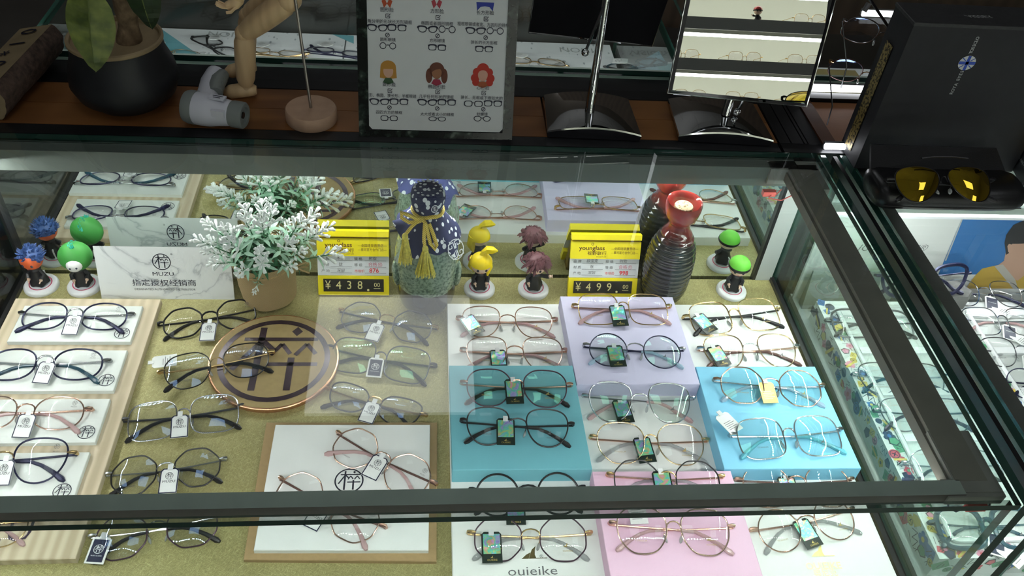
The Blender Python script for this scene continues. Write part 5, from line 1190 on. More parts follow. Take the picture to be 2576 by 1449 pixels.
# two table mirrors on chrome stands
def stand(name, label, c, w_, d_y, rz):
    e = empty(name, label, 'table mirror', c, rz, 'table mirrors on the ledge'); q = MB(); n = 14; vs = []; W2, D2 = w_/2, d_y/2
    def hh(x, y): return .0135-.0055*(y/D2)*.6+.012*(1-(x/W2)**2)*(1-.25*(y/D2)**2)-.006
    for j in range(n+1):
        for i in range(n+1):
            x, y = -W2+w_*i/n, -D2+d_y*j/n
            k_ = 1-.05*(1 if j == 0 or j == n else 0)*0
            vs.append((x*(1-.02*(y/D2)), y, hh(x, y)+.006*0))
    top_ = [(j*(n+1)+i, j*(n+1)+i+1, (j+1)*(n+1)+i+1, (j+1)*(n+1)+i) for j in range(n) for i in range(n)]
    q.add(vs, top_); per = [i for i in range(n+1)]+[j*(n+1)+n for j in range(1, n+1)]+[n*(n+1)+i for i in range(n-1, -1, -1)]+[j*(n+1) for j in range(n-1, 0, -1)]
    V = [Vector(vs[k]) for k in per]; lo = [Vector((p.x*1.012, p.y*1.012, p.z-.0025)) for p in V]; bt = [Vector((p.x*.985, p.y*.985, 0 if abs(p.x) > W2*.6 else max(0, p.z-.010)*.0)) for p in V]; m2 = len(V)
    q.add([tuple(p) for p in V+lo], [(i, m2+i, m2+(i+1) % m2, (i+1) % m2) for i in range(m2)]); q.build('base', CHROME, e, ang=1.2)
    q = MB(); q.add([tuple(p) for p in lo+bt], [(i, m2+i, m2+(i+1) % m2, (i+1) % m2) for i in range(m2)]+[tuple(range(2*m2-1, m2-1, -1))]); q.build('base_skirt', mat('dark_chrome', (.06, .06, .07), .2, .8), e, ang=.6); return e
def mframe(q_, y0, roll):
    x, z, w_, yaw, lean = q_; M_ = Matrix.Rotation(yaw, 3, 'Z') @ Matrix.Rotation(-lean, 3, 'X') @ Matrix.Rotation(roll, 3, 'Y'); return Vector((x, y0, z)), M_, w_
e1 = stand('table_mirror', 'black-backed table mirror turned away on a chrome stand in the middle of the ledge', (.2485, 1.098, ZL+.001), .134, .112, R(-2))
e1b = Vector((.2485, 1.098, ZL+.001)); r1 = Matrix.Rotation(R(2), 3, 'Z')
ptop = r1 @ (ony(1527, -20, 1.112)-e1b); pbot = Vector((-.004, -.012, .019))
q = MB(); q.tube([pbot, pbot.lerp(ptop, .3), pbot.lerp(ptop, .34), ptop], [.0072, .0065, .0058, .0056], 14); q.build('pole', CHROME, e1)
lv0, lv1 = r1 @ (ony(1528, -6, 1.108)-e1b), r1 @ (ony(1472, 132, 1.092)-e1b)
q = MB(); q.tube([lv0, lv1], .0021, 8); lv = q.build('lever', CHROME, e1); q = MB(); q.ball(lv1, .0056, 14, 10); q.build('ball_tip', CHROME, lv)
# its panel (seen from the back)
yb = 1.150; c4 = [ony(1330, 82, yb), ony(1640, 116, yb), ony(1700, -60, yb+.025), ony(1352, -60, yb+.025)]
c4 = [r1 @ (p-e1b) for p in c4]; nrm = (c4[1]-c4[0]).cross(c4[3]-c4[0]).normalized(); q = MB()
fr_ = c4; bk = [p-nrm*.006 for p in c4]; q.add(fr_+bk, [(0, 1, 2, 3), (7, 6, 5, 4)]+[(i, 4+i, 4+(i+1) % 4, (i+1) % 4) for i in range(4)]); q.build('back_panel', mat('matt_black_back', (.006, .006, .007), .8, spec=.1), e1, smooth=False)
q = MB(); q.tube(fr_, .0014, 6, closed=True); q.build('edge_trim', CHROME, e1)
q = MB(); q.add([p-nrm*.0065 for p in c4], [(3, 2, 1, 0)]); q.build('mirror_glass', TMIRROR, e1, smooth=False)
q = MB(); q.tube([ptop, (c4[2]+c4[3])/2+Vector((0, 0, .0))], .006, 8); q.build('bracket', CHROME, e1)
e2 = stand('table_mirror', 'tilted table mirror reflecting lit shelves, on a chrome stand right of the ledge', (.4455, 1.096, ZL+.001), .138, .114, R(-3))
e2b = Vector((.4455, 1.096, ZL+.001)); r2 = Matrix.Rotation(R(3), 3, 'Z')
o_, M_, w_ = mframe((.463, .292, .214, -.027, .269), 1.085, .05)
MH = .30; loc = lambda u, v, d=0.: r2 @ (o_+M_ @ Vector((u, d, v))-e2b)
bev = .006
q = MB(); q.add([loc(-w_/2+bev, bev), loc(w_/2-bev, bev), loc(w_/2-bev, MH-bev), loc(-w_/2+bev, MH-bev)], [(0, 1, 2, 3)]); q.build('mirror_glass', TMIRROR, e2, smooth=False)
ou = [loc(-w_/2, 0, .0022), loc(w_/2, 0, .0022), loc(w_/2, MH, .0022), loc(-w_/2, MH, .0022)]; inn = [loc(-w_/2+bev, bev), loc(w_/2-bev, bev), loc(w_/2-bev, MH-bev), loc(-w_/2+bev, MH-bev)]
q = MB(); q.add(ou+inn, [(i, (i+1) % 4, 4+(i+1) % 4, 4+i) for i in range(4)]); q.build('bevel', TMIRROR, e2, smooth=False)
q = MB(); P = [loc(-w_/2, 0, .003), loc(w_/2, 0, .003), loc(w_/2, MH, .003), loc(-w_/2, MH, .003)]; q.tube(P, .0016, 6, closed=True); q.build('edge_trim', CHROME, e2)
bk = [loc(-w_/2, 0, .008), loc(w_/2, 0, .008), loc(w_/2, MH, .008), loc(-w_/2, MH, .008)]; P = [loc(-w_/2, 0, .0035), loc(w_/2, 0, .0035), loc(w_/2, MH, .0035), loc(-w_/2, MH, .0035)]
q = MB(); q.add(P+bk, [(0, 1, 2, 3), (7, 6, 5, 4)]+[(i, 4+i, 4+(i+1) % 4, (i+1) % 4) for i in range(4)]); q.build('back_panel', BLACK, e2, smooth=False)
pb = Vector((.006, -.008, .019)); pt = loc(.01, .17, .02)
q = MB(); q.tube([pb, pb.lerp(pt, .35), pb.lerp(pt, .4), pt], [.0072, .0065, .0058, .0056], 14); q.tube([pt, loc(.01, .18, .008)], .0055, 8); q.build('pole', CHROME, e2)
lv0, lv1 = loc(.033, .06, .014), r2 @ (ony(1853, 281, 1.088)-e2b)
q = MB(); q.tube([lv0, lv1], .0024, 8); lv = q.build('lever', CHROME, e2); q = MB(); q.ball(lv1, .0058, 14, 10); q.build('ball_tip', CHROME, lv)

# lit shelving behind the viewer, seen in the table mirror
sh_ = empty('wall_shelving', 'lit white display shelving seen mirrored in the table mirror', 'shelving', (1.15, -1.15, FZ))
SHW = mat('white_shelf', (.72, .72, .66), .5); SHG = mat('grey_shelf_edge', (.30, .31, .29), .5)
def shb(n, c, s, m): q = MB(); q.box(Vector(c)-Vector((1.15, -1.15, FZ)), s); return q.build(n, m, sh_, smooth=False)
shb('back_panel', (1.15, -1.29, .25), (1.9, .02, 2.0), SHW)
for x in (.21, 2.09): shb('side_panel', (x, -1.145, .25), (.03, .29, 2.0), SHW)
shelf_z = [.634-.1535*k for k in range(-3, 6)]
for z in shelf_z:
    shb('shelf', (1.15, -1.14, z-.022), (1.85, .28, .008), SHW); shb('shelf_edge', (1.15, -1.0, z-.022), (1.85, .012, .044), SHG)
    shb('lamp_strip', (1.15, -1.05, z-.060), (1.85, .018, .012), STRIPM); shb('lamp_valance', (1.15, -1.035, z-.045), (1.85, .008, .02), SHW)
k = 0
for z, xs in ((shelf_z[3], (1.39, 1.62, .60)), (shelf_z[4], (.90, 1.145, 1.385, 1.66)), (shelf_z[5], (.94, 1.15, 1.40, .62))):
    for x in xs:
        G('thin rose-lensed spectacles on the '+{3: 'upper', 4: 'middle', 5: 'lower'}[[i for i in (3, 4, 5) if shelf_z[i] == z][0]]+' lit shelf mirrored in the table mirror, '+('left' if x < .92 else 'middle left' if x < 1.1 else 'middle' if x < 1.2 else 'right' if x < 1.5 else 'far right')+' pair', 0, 0, 0, 'square', 'gold', 'gold', 'gold', 'gold', 'rose', 88, .0009, None, 'spectacles on the lit shelves', world=Matrix.LocRotScale(Vector((x, -1.06, z-.018)), Euler((0, 0, pi+.1*((k % 3)-1))), Vector((1, 1, 1))), open_=True, prints=False); k += 1
dd = doll(1900, 700, 'toy figure with plain red cap standing on the lit shelves', mat('plain_red_cap', (.40, .03, .03), .3), 'cap', SKIN, pi, 1); dd.location = (1.17, -1.03, shelf_z[3]-.018)
# ================================================================== INSIDE THE RIGHT-HAND CASE
ZB0 = -.03
STK = [mat('sticker_'+n, c, .45) for n, c in (('blue', (.05, .16, .42)), ('red', (.55, .06, .09)), ('yellow', (.70, .52, .08)), ('green', (.10, .32, .16)), ('navy', (.03, .04, .10)), ('pink', (.70, .25, .38)), ('black', (.015, .015, .02)))]
def stickers(par, org, ux, uy, nrm, W_, H_, n, seed):
    """flat cartoon-free stickers (badges, shields, rosettes, scrawls) printed over a box face"""
    rnd = random.Random(seed); q = MB(); org, ux, uy, nrm = Vector(org), Vector(ux), Vector(uy), Vector(nrm)
    Mx = Matrix((ux, uy, nrm)).transposed().to_4x4(); Mx.translation = org
    for i in range(n):
        u = W_*(i+.5)/n+rnd.uniform(-.2, .2)*W_/n; v = rnd.uniform(.22, .78)*H_; s = min(H_*.36, .0105)*rnd.uniform(.6, 1.1); kind = i % 6; q.T = Mx @ TR(u, v, .0004+.00006*(i % 5), 0, 0, rnd.uniform(-.6, .6)+rnd.choice((0, pi/2))); c = rnd.randrange(0, 6)
        if kind == 0: q.k = c; q.poly([(-s, -s*.8, 0), (s, -s*.8, 0), (s, s*.8, 0), (-s, s*.8, 0)]); q.k = 6; q.stroke((-s*.5, -s*.3), (s*.4, s*.5), s*.12, .0002); q.stroke((s*.1, -s*.5), (s*.5, s*.1), s*.12, .0002)
        elif kind == 1: q.k = c; q.disc((0, 0), s*.9, 0, 18); q.k = 6; q.ring((0, 0), s*.62, s*.72, .0002, 18); q.stroke((-s*.3, -s*.3), (s*.3, s*.3), s*.14, .0002); q.stroke((-s*.3, s*.3), (s*.3, -s*.3), s*.14, .0002)
        elif kind == 2: q.k = c; q.poly([(-s, s*.6, 0), (0, s*.9, 0), (s, s*.6, 0), (s*.8, -s*.3, 0), (0, -s, 0), (-s*.8, -s*.3, 0)]); q.k = 2; q.stroke((-s*1.3, -s*.1), (s*1.3, s*.15), s*.45, .0002)
        elif kind == 3:
            q.k = 6
            for a, b2 in (((-s, 0), (-s*.3, s)), ((-s*.3, s), (0, -s*.4)), ((0, -s*.4), (s*.6, s*.7)), ((s*.6, s*.7), (s, -s*.6)), ((-s*.8, -s*.8), (s*.5, -s*.9))): q.stroke(a, b2, s*.10)
        elif kind == 4:
            q.k = c; 
            for j in range(5): q.disc((s*.62*cos(j*2*pi/5), s*.62*sin(j*2*pi/5)), s*.42, .00003*j, 12)
            q.k = (c+2) % 6; q.disc((0, 0), s*.35, .0003, 12)
        else: q.k = 6; q.poly([(-s, -s*.7, 0), (s*.2, -s*.9, 0), (s, 0, 0), (s*.2, s*.9, 0), (-s, s*.7, 0)]); q.k = c; q.poly([(-s*.8, -s*.5, .0002), (s*.15, -s*.7, .0002), (s*.75, 0, .0002), (s*.15, s*.7, .0002), (-s*.8, s*.5, .0002)])
        if i % 2: q.k = 6; q.stroke((s*1.2, -s*.6), (s*1.6, s*.5), s*.09); q.stroke((s*1.7, -s*.6), (s*1.3, s*.6), s*.09)
    return q.build('sticker_print', STK, par, smooth=False)
def tray_box(label, x0, x1, y0, y1, zt, seed):
    c = Vector(((x0+x1)/2, (y0+y1)/2, ZB0)); e = empty('sticker_box', label, 'display box', c, group='sticker boxes with white trays'); w_, d, h = x1-x0, y1-y0, zt-ZB0
    q = MB(); q.box((0, 0, h/2), (w_, d, h)); bd = q.build('box', mat('white_sticker_box', (.74, .76, .76), .45), e, smooth=False)
    stickers(bd, (-w_/2, d/2, 0), (0, -1, 0), (0, 0, 1), (-1, 0, 0), d, h, 44, seed)
    stickers(bd, (-w_/2, d/2, h), (0, -1, 0), (1, 0, 0), (0, 0, 1), d, .024, 48, seed+1)
    stickers(bd, (-w_/2, -d/2, 0), (1, 0, 0), (0, 0, 1), (0, -1, 0), w_, h, 16, seed+2)
    stickers(bd, (-w_/2, -d/2, h), (1, 0, 0), (0, 1, 0), (0, 0, 1), w_, .018, 16, seed+3)
    tr = (w_/2-.026, d/2-.022); q = MB(); P = []
    for sx, sy, a in ((1, -1, -pi/2), (1, 1, 0), (-1, 1, pi/2), (-1, -1, pi)):
        for k in range(5): P.append((sx*(tr[0]-.008)+.008*cos(a+k*pi/8), sy*(tr[1]-.008)+.008*sin(a+k*pi/8), h+.0030))
    q.tube(P, .0034, 8, closed=True); q.build('tray_rim', WHITEP, e)
    TRM = mat('grey_white_tray', (.58, .61, .60), .45); q = MB(); q.box((0, 0, h+.0008), (2*tr[0], 2*tr[1], .0012)); q.build('tray_floor', TRM, e, smooth=False)
    for k in range(5):
        yy = -tr[1]+2*tr[1]*(k+.93)/5.05; q = MB(); q.box((0, yy, h+.0035), (2*tr[0]-.006, .013, .0050)); q.build('tray_step', WHITEP, e, smooth=False)
    return e
ZTB = .010
tray_box('white sticker-covered box with spectacle tray beside the main case', .632, .838, .497, .952, ZTB, 3)
tray_box('white sticker-covered box with spectacle tray at the right edge', .850, 1.060, .497, .952, ZTB, 9)
Z2 = ZTB+.002
def gb2(label, cx_, cy_, *a, **k):
    k.setdefault('tilt', 13)
    return G(label, 0, 0, Z2, *a, world=Matrix.LocRotScale(Vector((cx_, cy_, Z2)), Euler((0, 0, k.pop('yaw', -.03))), Vector((1, 1, 1))), **k)
for lb, hl, args, kw in (
    ('dark thick spectacles at the back of the tray beside the main case', (2082, 800), ('square', 'gun', 'gun', 'gun', 'black'), dict(rimr=.0016)),
    ('grey wire spectacles in the second row of the tray beside the main case', (2150, 937), ('pantos', 'gun', 'silver', 'silver', 'tealdk'), {}),
    ('grey wire spectacles in the third row of the tray beside the main case', (2205, 1028), ('pantos', 'gun', 'silver', 'gun', 'plum'), {}),
    ('twisted silver spectacles in the fourth row of the tray beside the main case', (2275, 1162), ('round', 'stwist', 'silver', 'silver', 'gun'), {}),
    ('thick dark plastic spectacles at the front of the tray beside the main case', (2345, 1312), ('square', 'tealdk', 'tealdk', 'tealdk', 'tealdk'), dict(rimr=.0032)),
    ('silver half-visible spectacles at the back of the right-edge tray', (2372, 724), ('pantos', 'silver', 'silver', 'silver', 'navy'), {}),
    ('pink-tipped silver spectacles in the second row of the right-edge tray', (2412, 795), ('square', 'silver', 'silver', 'silver', 'pinkac'), {}),
    ('grey wire spectacles in the third row of the right-edge tray', (2458, 872), ('pantos', 'gun', 'silver', 'gun', 'clearac'), {}),
    ('navy wire spectacles in the fourth row of the right-edge tray', (2522, 952), ('round', 'navy', 'navy', 'navy', 'navy'), {}),
    ('dark wire spectacles at the front of the right-edge tray', (2592, 1060), ('round', 'gun', 'gun', 'gun', 'black'), {})):
    p = onz(hl[0], hl[1], Z2+.012); e = gb2(lb, p.x+.0718, p.y-.009, *args, group='spectacles in the sticker box trays', prints='dark', **kw)
    tm, ex = tagmesh('navy'); t = obj('hang_tag', tm, e, mtx=TR(.004, -.020, .0035, .1, 0, -.35)); obj(ex[0], ex[1], t); text('TITANIUM', .0028, WHITE, t, TR(0, .002, .0014))
    o = obj('label_card', tagmesh('price')[0], e, mtx=TR(.016, -.034, .0030, 0, 0, .6)); obj(tagmesh('price')[1][0], tagmesh('price')[1][1], o)

# blue and white poster board at the back
YJ = 1.000; jb = empty('poster_board', 'white and blue poster board with a portrait standing at the back of the right case', 'poster', (.90, YJ, ZB0)); J0 = Vector((.90, YJ, ZB0))
JZ1 = .150
q = MB(); q.box((0, .002, (JZ1-ZB0)/2), (.56, .004, JZ1-ZB0)); q.build('board', mat('white_poster', (.70, .71, .70), .5), jb, smooth=False)
q = MB(); q.box((0, .001, JZ1-ZB0-.002), (.56, .008, .0045)); q.build('top_edge', mat('bright_white_edge', (.85, .86, .9), .3), jb, smooth=False)
def jp(px, py, e=.0006): p = ony(px, py, YJ); return Vector((p.x, YJ-e, p.z))-J0
def jpoly(name, pts, m, e=.0006):
    q = MB(); q.poly([jp(x, y, e) for x, y in pts]); return q.build(name, m, jb, smooth=False)
jpoly('blue_panel', [(2421, 545), (2760, 552), (2760, 690), (2360, 690)], mat('azure_print', (.035, .16, .42), .5))
jpoly('grey_panel', [(2376, 655), (2421, 545), (2424, 545), (2380, 655)], mat('grey_print', (.45, .46, .46), .5), .0007)
p = jp(2203, 624); text('JOYI', .0195, GREYINK, jb, Matrix.Translation(p+Vector((-.012, 0, 0))) @ Matrix.Rotation(pi/2, 4, 'X'), shear=.25, bold=-.008)
p = jp(2288, 624); text('NCH®', .0195, GREYINK, jb, Matrix.Translation(p) @ Matrix.Rotation(pi/2, 4, 'X'), shear=.25, bold=-.008)
SK_ = mat('print_skin', (.50, .30, .22), .5)
jpoly('portrait_print', [(2438, 712), (2455, 690), (2470, 675), (2500, 668), (2520, 664), (2570, 690), (2600, 700), (2600, 725), (2430, 725)], mat('print_mustard_shirt', (.50, .33, .06), .5), .0008)
jpoly('portrait_print', [(2505, 670), (2525, 655), (2530, 630), (2580, 640), (2578, 690), (2560, 705), (2545, 700)], SK_, .0010)
jpoly('portrait_print', [(2532, 600), (2540, 585), (2600, 580), (2620, 640), (2600, 668), (2575, 668), (2545, 650), (2533, 630)], SK_, .0011)
jpoly('portrait_print', [(2530, 640), (2526, 610), (2530, 590), (2548, 565), (2575, 553), (2620, 556), (2640, 600), (2600, 610), (2560, 612), (2545, 612), (2545, 628), (2536, 636)], mat('print_dark_hair', (.02, .02, .022), .5), .0013)
jpoly('portrait_print', [(2533, 618), (2537, 612), (2545, 614), (2547, 630), (2540, 636), (2535, 632)], mat('print_ear', (.52, .31, .23), .5), .0015)
jpoly('portrait_print', [(2500, 668), (2522, 664), (2553, 702), (2560, 725), (2548, 725)], mat('print_pale_collar', (.45, .42, .38), .5), .0012)
# small grey brand card in front
jc = empty('brand_card', 'grey slanted card with white outline letters behind the first sticker tray', 'card', (.672, .9745, ZB0)); C0 = Vector((.672, .9745, ZB0))
q = MB(); q.add([(x, y, z) for x in (-.045, .075) for y, z in ((0, 0), (.010, .075), (.013, .075), (.016, 0))], [(0, 1, 2, 3), (7, 6, 5, 4), (0, 4, 5, 1), (1, 5, 6, 2), (2, 6, 7, 3), (3, 7, 4, 0)]); q.build('panel', mat('mid_grey_card', (.22, .25, .24), .5), jc, smooth=False)
text('JOYI', .020, WHITE, jc, TR(.022, .0055, .045, R(82)), shear=.2, bold=-.01)
# grey wedge block with the sporty glasses
wd = empty('wedge_stand', 'grey wedge block holding navy sports glasses in the right case', 'display block', (.845, .955, ZB0)); 
P = [(-.075, -.014), (-.065, -.020), (.030, -.020), (.045, -.004), (.030, .022), (-.070, .022)]
q = MB(); n = len(P); tp = [(x*.92, y*.92, .066) for x, y in P]; q.add([(x, y, 0) for x, y in P]+[(x, y, .058) for x, y in P]+tp, [tuple(range(n-1, -1, -1))]+[(r*n+i, r*n+(i+1) % n, (r+1)*n+(i+1) % n, (r+1)*n+i) for r in range(2) for i in range(n)]+[tuple(2*n+i for i in range(n))]); q.build('block', mat('grey_velvet', (.15, .15, .147), .9, noise=.08, nscale=200), wd, smooth=False)
pw = ony(2372, 655, .955); G('navy and white thick sports glasses propped on the grey wedge', 0, 0, 0, 'cat', 'navy', 'navy', 'navy', 'navy', 'clear', 62, .0026, None, 'sports glasses', world=Matrix.LocRotScale(Vector((.792, .945, .036)), Euler((0, 0, .05)), Vector((1.12, 1.12, 1.25))), prints=False)

# ================================================================== ON TOP OF THE RIGHT-HAND CASE
ZG = .2455
bxp = onz(2145, 415, ZG); X0, Y0 = .622, .985; XW = .245; ZH = .222; DZ = .058
bb_ = empty('black_display_box', 'tall black eyewear box with round flag emblem standing on the right case', 'box', (X0+XW/2, Y0+DZ/2, ZG)); K0 = Vector((X0+XW/2, Y0+DZ/2, ZG))
BBX = mat('soft_black_board', (.010, .010, .013), .6, noise=.15, nscale=60)
q = MB(); q.slab([(-XW/2, -DZ/2), (XW/2, -DZ/2), (XW/2, DZ/2), (-XW/2, DZ/2)], 0, ZH, .0006); q.build('box', BBX, bb_, smooth=False)
q = MB(); q.slab([(-XW/2-.001, -DZ/2-.001), (XW/2+.001, -DZ/2-.001), (XW/2+.001, DZ/2+.001), (-XW/2-.001, DZ/2+.001)], ZH-.002, ZH+.0025, .0008); q.build('lid', mat('dark_grey_lid', (.030, .030, .032), .5, noise=.2, nscale=150), bb_, smooth=False)
def fp_(px, py): p = ony(px, py, Y0)-K0; return Vector((p.x, -DZ/2-.0006, p.z))
emb = fp_(2432, 158); q = MB(); q.T = Matrix.Translation(emb) @ Matrix.Rotation(pi/2, 4, 'X'); q.k = 0; q.disc((0, 0), .0118, 0, 32, .0105); q.k = 1
for a, b2 in (((-.0115, 0), (.0115, 0)), ((0, -.0103), (0, .0103))): q.stroke(a, b2, .0042, .0004)
for sx, sy in ((1, 1), (-1, 1), (1, -1), (-1, -1)):
    q.stroke((sx*.0035, sy*.0032), (sx*.0085, sy*.0070), .0012, .0003)
q.build('flag_emblem', [mat('pale_emblem', (.60, .62, .60), .5), mat('royal_blue_print', (.02, .07, .42), .4)], bb_, smooth=False)
PALE = mat('silver_print', (.42, .43, .43), .5)
for s, a, b2 in (('TOSSCLO', (2442, 132), (2459, 96)), ('EYES', (2410, 200), (2420, 180)), ('ROYA', (2393, 234), (2405, 212))):
    A_, B_ = fp_(*a), fp_(*b2); n = len(s)
    for i, ch in enumerate(s):
        t = i/(n-1); text(ch, .0062, PALE, bb_, Matrix.Translation(A_.lerp(B_, t)) @ Matrix.Rotation(pi/2, 4, 'X') @ Matrix.Rotation(pi/2, 4, 'Z'), bold=.02)
text('VISSEY', .010, PALE, bb_, Matrix.Translation(onz(2468, 42, ZG+ZH+.0028)-K0) @ Matrix.Rotation(.05, 4, 'Z'), shear=-.5, sx=1.3)
GST = nodemat('gold_relief_foil', lambda N, L, b, tc: (lambda n, r: (L.new(tc.outputs['Object'], n.inputs['Vector']), n.inputs['Scale'].__setattr__('default_value', 260), L.new(n.outputs['Fac'], r.inputs['Fac']), L.new(r.outputs[0], b.inputs['Base Color']), b.inputs['Metallic'].__setattr__('default_value', .5), b.inputs['Roughness'].__setattr__('default_value', .4)))(N.new('ShaderNodeTexNoise'), ramp(N, [(.42, (.03, .022, .008)), (.52, (.33, .24, .08))])))
q = MB(); q.poly([(-XW/2-.0012, -.004, .012), (-XW/2-.0012, .016, .012), (-XW/2-.0012, .016, ZH*.80), (-XW/2-.0012, -.004, ZH*.80)]); q.build('gold_strip', GST, bb_, smooth=False)
b2_ = empty('black_display_box', 'second black eyewear box with bright gold strip at the right edge', 'box', (.945, .975, ZG), R(-12))
q = MB(); q.slab([(-.075, -.04), (.075, -.04), (.075, .03), (-.075, .03)], 0, .19, .0006); q.build('box', BBX, b2_, smooth=False)
GS2 = mat('bright_gold_strip', (.72, .48, .10), .35, .3)
q = MB(); q.poly([(-.0757, -.028, .034), (-.0757, -.004, .034), (-.0757, -.004, .15), (-.0757, -.028, .15)]); q.build('gold_strip', GS2, b2_, smooth=False)
for i, ch in enumerate('EYEWEAR'): text(ch, .006, PALE, b2_, Matrix.Translation((-.0757, -.026+.0048*i, .022)) @ Matrix.Rotation(-pi/2, 4, 'Z') @ Matrix.Rotation(pi/2, 4, 'X'))
# black leather case with the sunglasses resting on it
pc_ = empty('leather_case', 'glossy black leather spectacle case lying in front of the black box', 'spectacle case', (.72, .915, ZG))
LEA = mat('black_leather', (.010, .010, .011), .32, noise=.2, bump=.06, bscale=500)
prof = []
for i in range(25):
    a = 2*pi*i/24; r_ = (abs(cos(a))**2.6+abs(sin(a))**2.6)**(-1/2.6); prof.append((.036*r_*cos(a), .0215*r_*sin(a)))
q = MB(); xs = [(-.112, .55), (-.108, .85), (-.098, .97), (-.05, 1), (.05, 1), (.085, .97), (.097, .85), (.102, .55)]; n = 24; vs = []
for x, k_ in xs:
    for y, z in prof[:-1]: vs.append((x+.10*y*0, y*k_-.006, .022+z*k_-.0035*(1-(x/.11)**2)*(z > 0)))
q.add(vs, [(i*n+j, i*n+(j+1) % n, (i+1)*n+(j+1) % n, (i+1)*n+j) for i in range(len(xs)-1) for j in range(n)]+[tuple(range(n-1, -1, -1)), tuple((len(xs)-1)*n+j for j in range(n))]); q.build('body', LEA, pc_, ang=1.1)
q = MB(); fl = [(-.108, .014, .036), (.092, .018, .036), (.088, .052, .052), (-.100, .050, .054)]; fl2 = [(x, y+.004, z-.002) for x, y, z in fl]; q.add(fl+fl2, [(0, 1, 2, 3), (7, 6, 5, 4)]+[(i, 4+i, 4+(i+1) % 4, (i+1) % 4) for i in range(4)]); q.build('flap', LEA, pc_, smooth=False)
q = MB(); q.tube([(-.104, -.040, .016), (0, -.0425, .015), (.094, -.040, .016)], .0009, 5); q.build('seam', mat('black_thread', (.03, .03, .03), .6), pc_)
# sunglasses
FM['goldlens'] = None
LENS['gold'] = mat('gold_mirror_lens', (.62, .42, .04), .03, 1.0)
_o = outline
def outline(shape, a, b, n=44):
    if shape != 'aviator': return _o(shape, a, b, n)
    pts = [(1.0, .55), (.62, .95), (-.35, 1.0), (-.92, .72), (-.98, .2), (-.62, -.55), (-.02, -1.0), (.55, -.92), (.93, -.35)]; d = []
    for i in range(len(pts)):
        p, q2 = pts[i], pts[(i+1) % len(pts)]; d += [(p[0]+(q2[0]-p[0])*j/5, p[1]+(q2[1]-p[1])*j/5) for j in range(5)]
    for _ in range(8): d = [((d[i-1][0]+2*d[i][0]+d[(i+1) % len(d)][0])/4, (d[i-1][1]+2*d[i][1]+d[(i+1) % len(d)][1])/4) for i in range(len(d))]
    return [(x*a, y*b) for x, y in d]
DIM['aviator'] = (.0300, .0265)
sgx = (onz(2240, 420, .315)+onz(2490, 420, .315))/2
es = G('black aviator sunglasses with gold mirror lenses lying on the leather case', 0, 0, 0, 'aviator', 'black', 'black', 'black', 'black', 'gold', 24, .0008, None, 'sunglasses', world=Matrix.LocRotScale(Vector((sgx.x, sgx.y-.022, ZG+.0445)), Euler((.10, 0, .03)), Vector((1.06, 1.0, 1.0))), prints=False)
q = MB(); q.tube([(-.030, .026, .036), (-.012, .028, .037), (.012, .028, .037), (.032, .026, .036)], .0011, 6); q.build('brow_bar', FM['black'], es)

# spectacles hanging on a rod rack between the mirror and the black box
rk = empty('rod_rack', 'slanting dark rod rack with spectacles between the mirror and black box', 'rack', (.72, 1.19, ZL+.005)); RK0 = Vector((.72, 1.19, ZL+.005))
a, b2, c2 = ony(2170, -30, 1.19), ony(2262, 110, 1.19), Vector((.70, 1.19, ZL))
q = MB(); q.tube([a-RK0, b2-RK0], .0022, 8); q.tube([b2-RK0, Vector((b2.x, b2.y, ZL+.005))-RK0], .0026, 8); q.build('rod', mat('black_rod', (.012, .012, .013), .25), rk)
q = MB(); pk = ony(2186, 8, 1.187)-RK0; q.tube([pk, pk+Vector((-.004, -.002, -.012))], .0042, 8); q.build('clip', mat('silver_holder', (.5, .5, .52), .3, .8), rk)
for lb, (px, py), rim, s in (('rimless silver spectacles hanging on the rod rack, upper pair', (2163, 76), 'silver', 1.05), ('brown tortoise-hinged spectacles hanging on the rod rack, lower pair', (2126, 176), 'brown', 1.0)):
    c = ony(px, py, 1.20); t = Vector((-.18, -.90, -.14)).normalized(); up = Vector((.25, -.12, .95)); xa = -(up.cross(t)).normalized(); xa = t.cross(up).normalized(); up = xa.cross(t).normalized()
    Mw = Matrix((xa, t, up)).transposed().to_4x4()
    cxl = .0642-.0272; Mw.translation = c-(xa*(cxl)+up*.024)*s if True else c
    G(lb, 0, 0, 0, 'oval', rim, 'silver' if rim == 'silver' else 'gold', 'silver' if rim == 'silver' else 'gun', 'black', 'blue', 86, .0009, None, 'spectacles on the rod rack', world=Mw @ Matrix.Scale(s, 4), open_=True, prints=False)

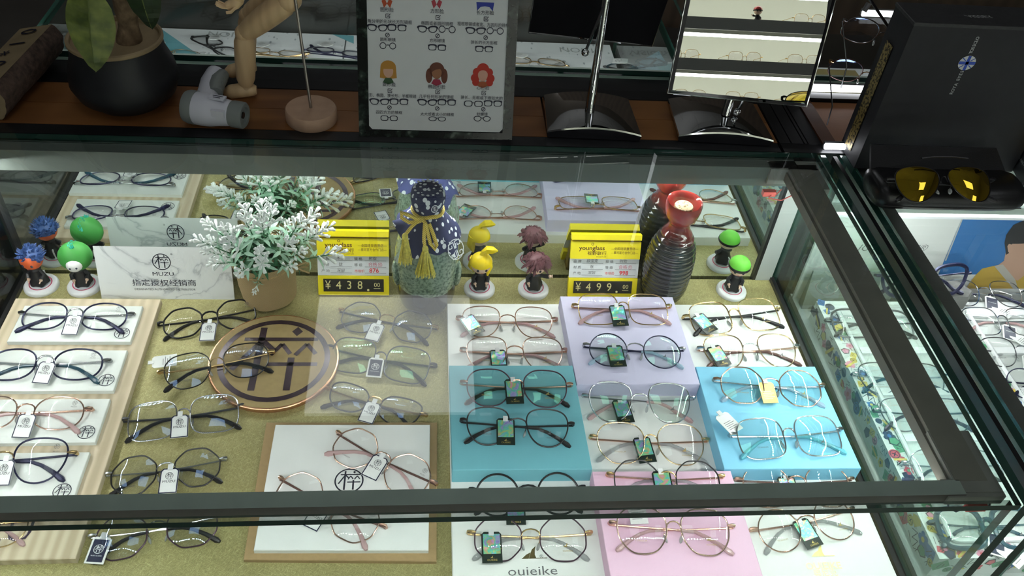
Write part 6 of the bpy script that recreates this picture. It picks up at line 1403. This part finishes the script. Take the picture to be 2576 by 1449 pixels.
# ================================================================== IN THE REAR CASE
ZR0 = .0405
yb0, yb1 = onz(640, 142, ZC).y-.08, yc1-.003
def rboard(label, x0, x1, m): 
    q = MB(); q.box(((x0+x1)/2, (yb0+yb1)/2, ZR0+.004), (x1-x0-.001, yb1-yb0, .008)); o = q.build('patterned_board', m, None, ((x0+x1)/2, (yb0+yb1)/2, ZR0), smooth=False); return tag(o, label, 'board', 'patterned boards in the rear case')
TEALP = mat('teal_print', (.16, .42, .48), .5); SKYP = mat('sky_print', (.25, .50, .66), .5)
r1_ = rboard('white speckled board with teal corner in the rear case, left part', -.59, -.165, TERRAZZO); r2_ = rboard('white speckled board with blue corner in the rear case, right part', -.163, .41, TERRAZZO)
def rprint(par, name, pts, m):
    q = MB(); q.poly([onz(x, y, ZR0+.0085)-Vector(par.location) for x, y in pts]); return q.build(name, m, par, smooth=False)
rprint(r1_, 'teal_print', [(390, 70), (402, 70), (500, 138), (400, 138)], TEALP); rprint(r1_, 'teal_print', [(835, 86), (890, 90), (890, 110)], TEALP)
rprint(r2_, 'sky_print', [(1657, 128), (1692, 182), (1560, 182)], SKYP)
text('VISION', .030, mat('silver_print2', (.40, .42, .42), .5), r1_, TR(*(onz(580, 86, ZR0+.0088)-Vector(r1_.location)), rz=pi)); text('VISION', .030, mat('silver_print2', (.40, .42, .42), .5), r2_, TR(*(onz(1460, 126, ZR0+.0088)-Vector(r2_.location)), rz=pi))
ZS = ZR0+.008
for lb, (px, py), yaw, args, kw in (
    ('black spectacles with white label in the rear case behind the mannequin', (548, 116), pi-.75, ('square', 'black', 'gun', 'gun', 'black'), dict(rimr=.0016)),
    ('thin gold spectacles at the left of the rear case', (424, 124), pi-.25, ('oval', 'gold', 'gold', 'gold', 'clearac'), {}),
    ('thin gold spectacles in the rear case right of the mannequin leg', (690, 128), pi-.15, ('oval', 'gold', 'gold', 'gold', 'gold'), {}),
    ('navy spectacles with wide grey tag in the rear case beside the poster', (850, 128), pi-.2, ('oval', 'navy', 'navy', 'navy', 'navy'), dict(rimr=.0015)),
    ('clear gold spectacles in the rear case between poster and black mirror', (1345, 153), pi-.05, ('square', 'gold', 'gold', 'clearac', 'clearac'), dict(rimr=.0014)),
    ('dark spectacles on the blue corner in the rear case', (1600, 160), pi+.35, ('square', 'tealdk', 'tealdk', 'tealdk', 'black'), dict(rimr=.0020))):
    p = onz(px, py, ZS+.01)
    e = G(lb, 0, 0, 0, *args, tilt=14, world=Matrix.LocRotScale(Vector((p.x, p.y, ZS)), Euler((0, 0, yaw)), Vector((1, 1, 1))), group='spectacles in the rear case', prints=False, **kw)
    tm, ex = tagmesh('price'); t = obj('hang_tag', tm, e, mtx=TR(.03, -.016, .012, .2, 0, .9)); obj(ex[0], ex[1], t)
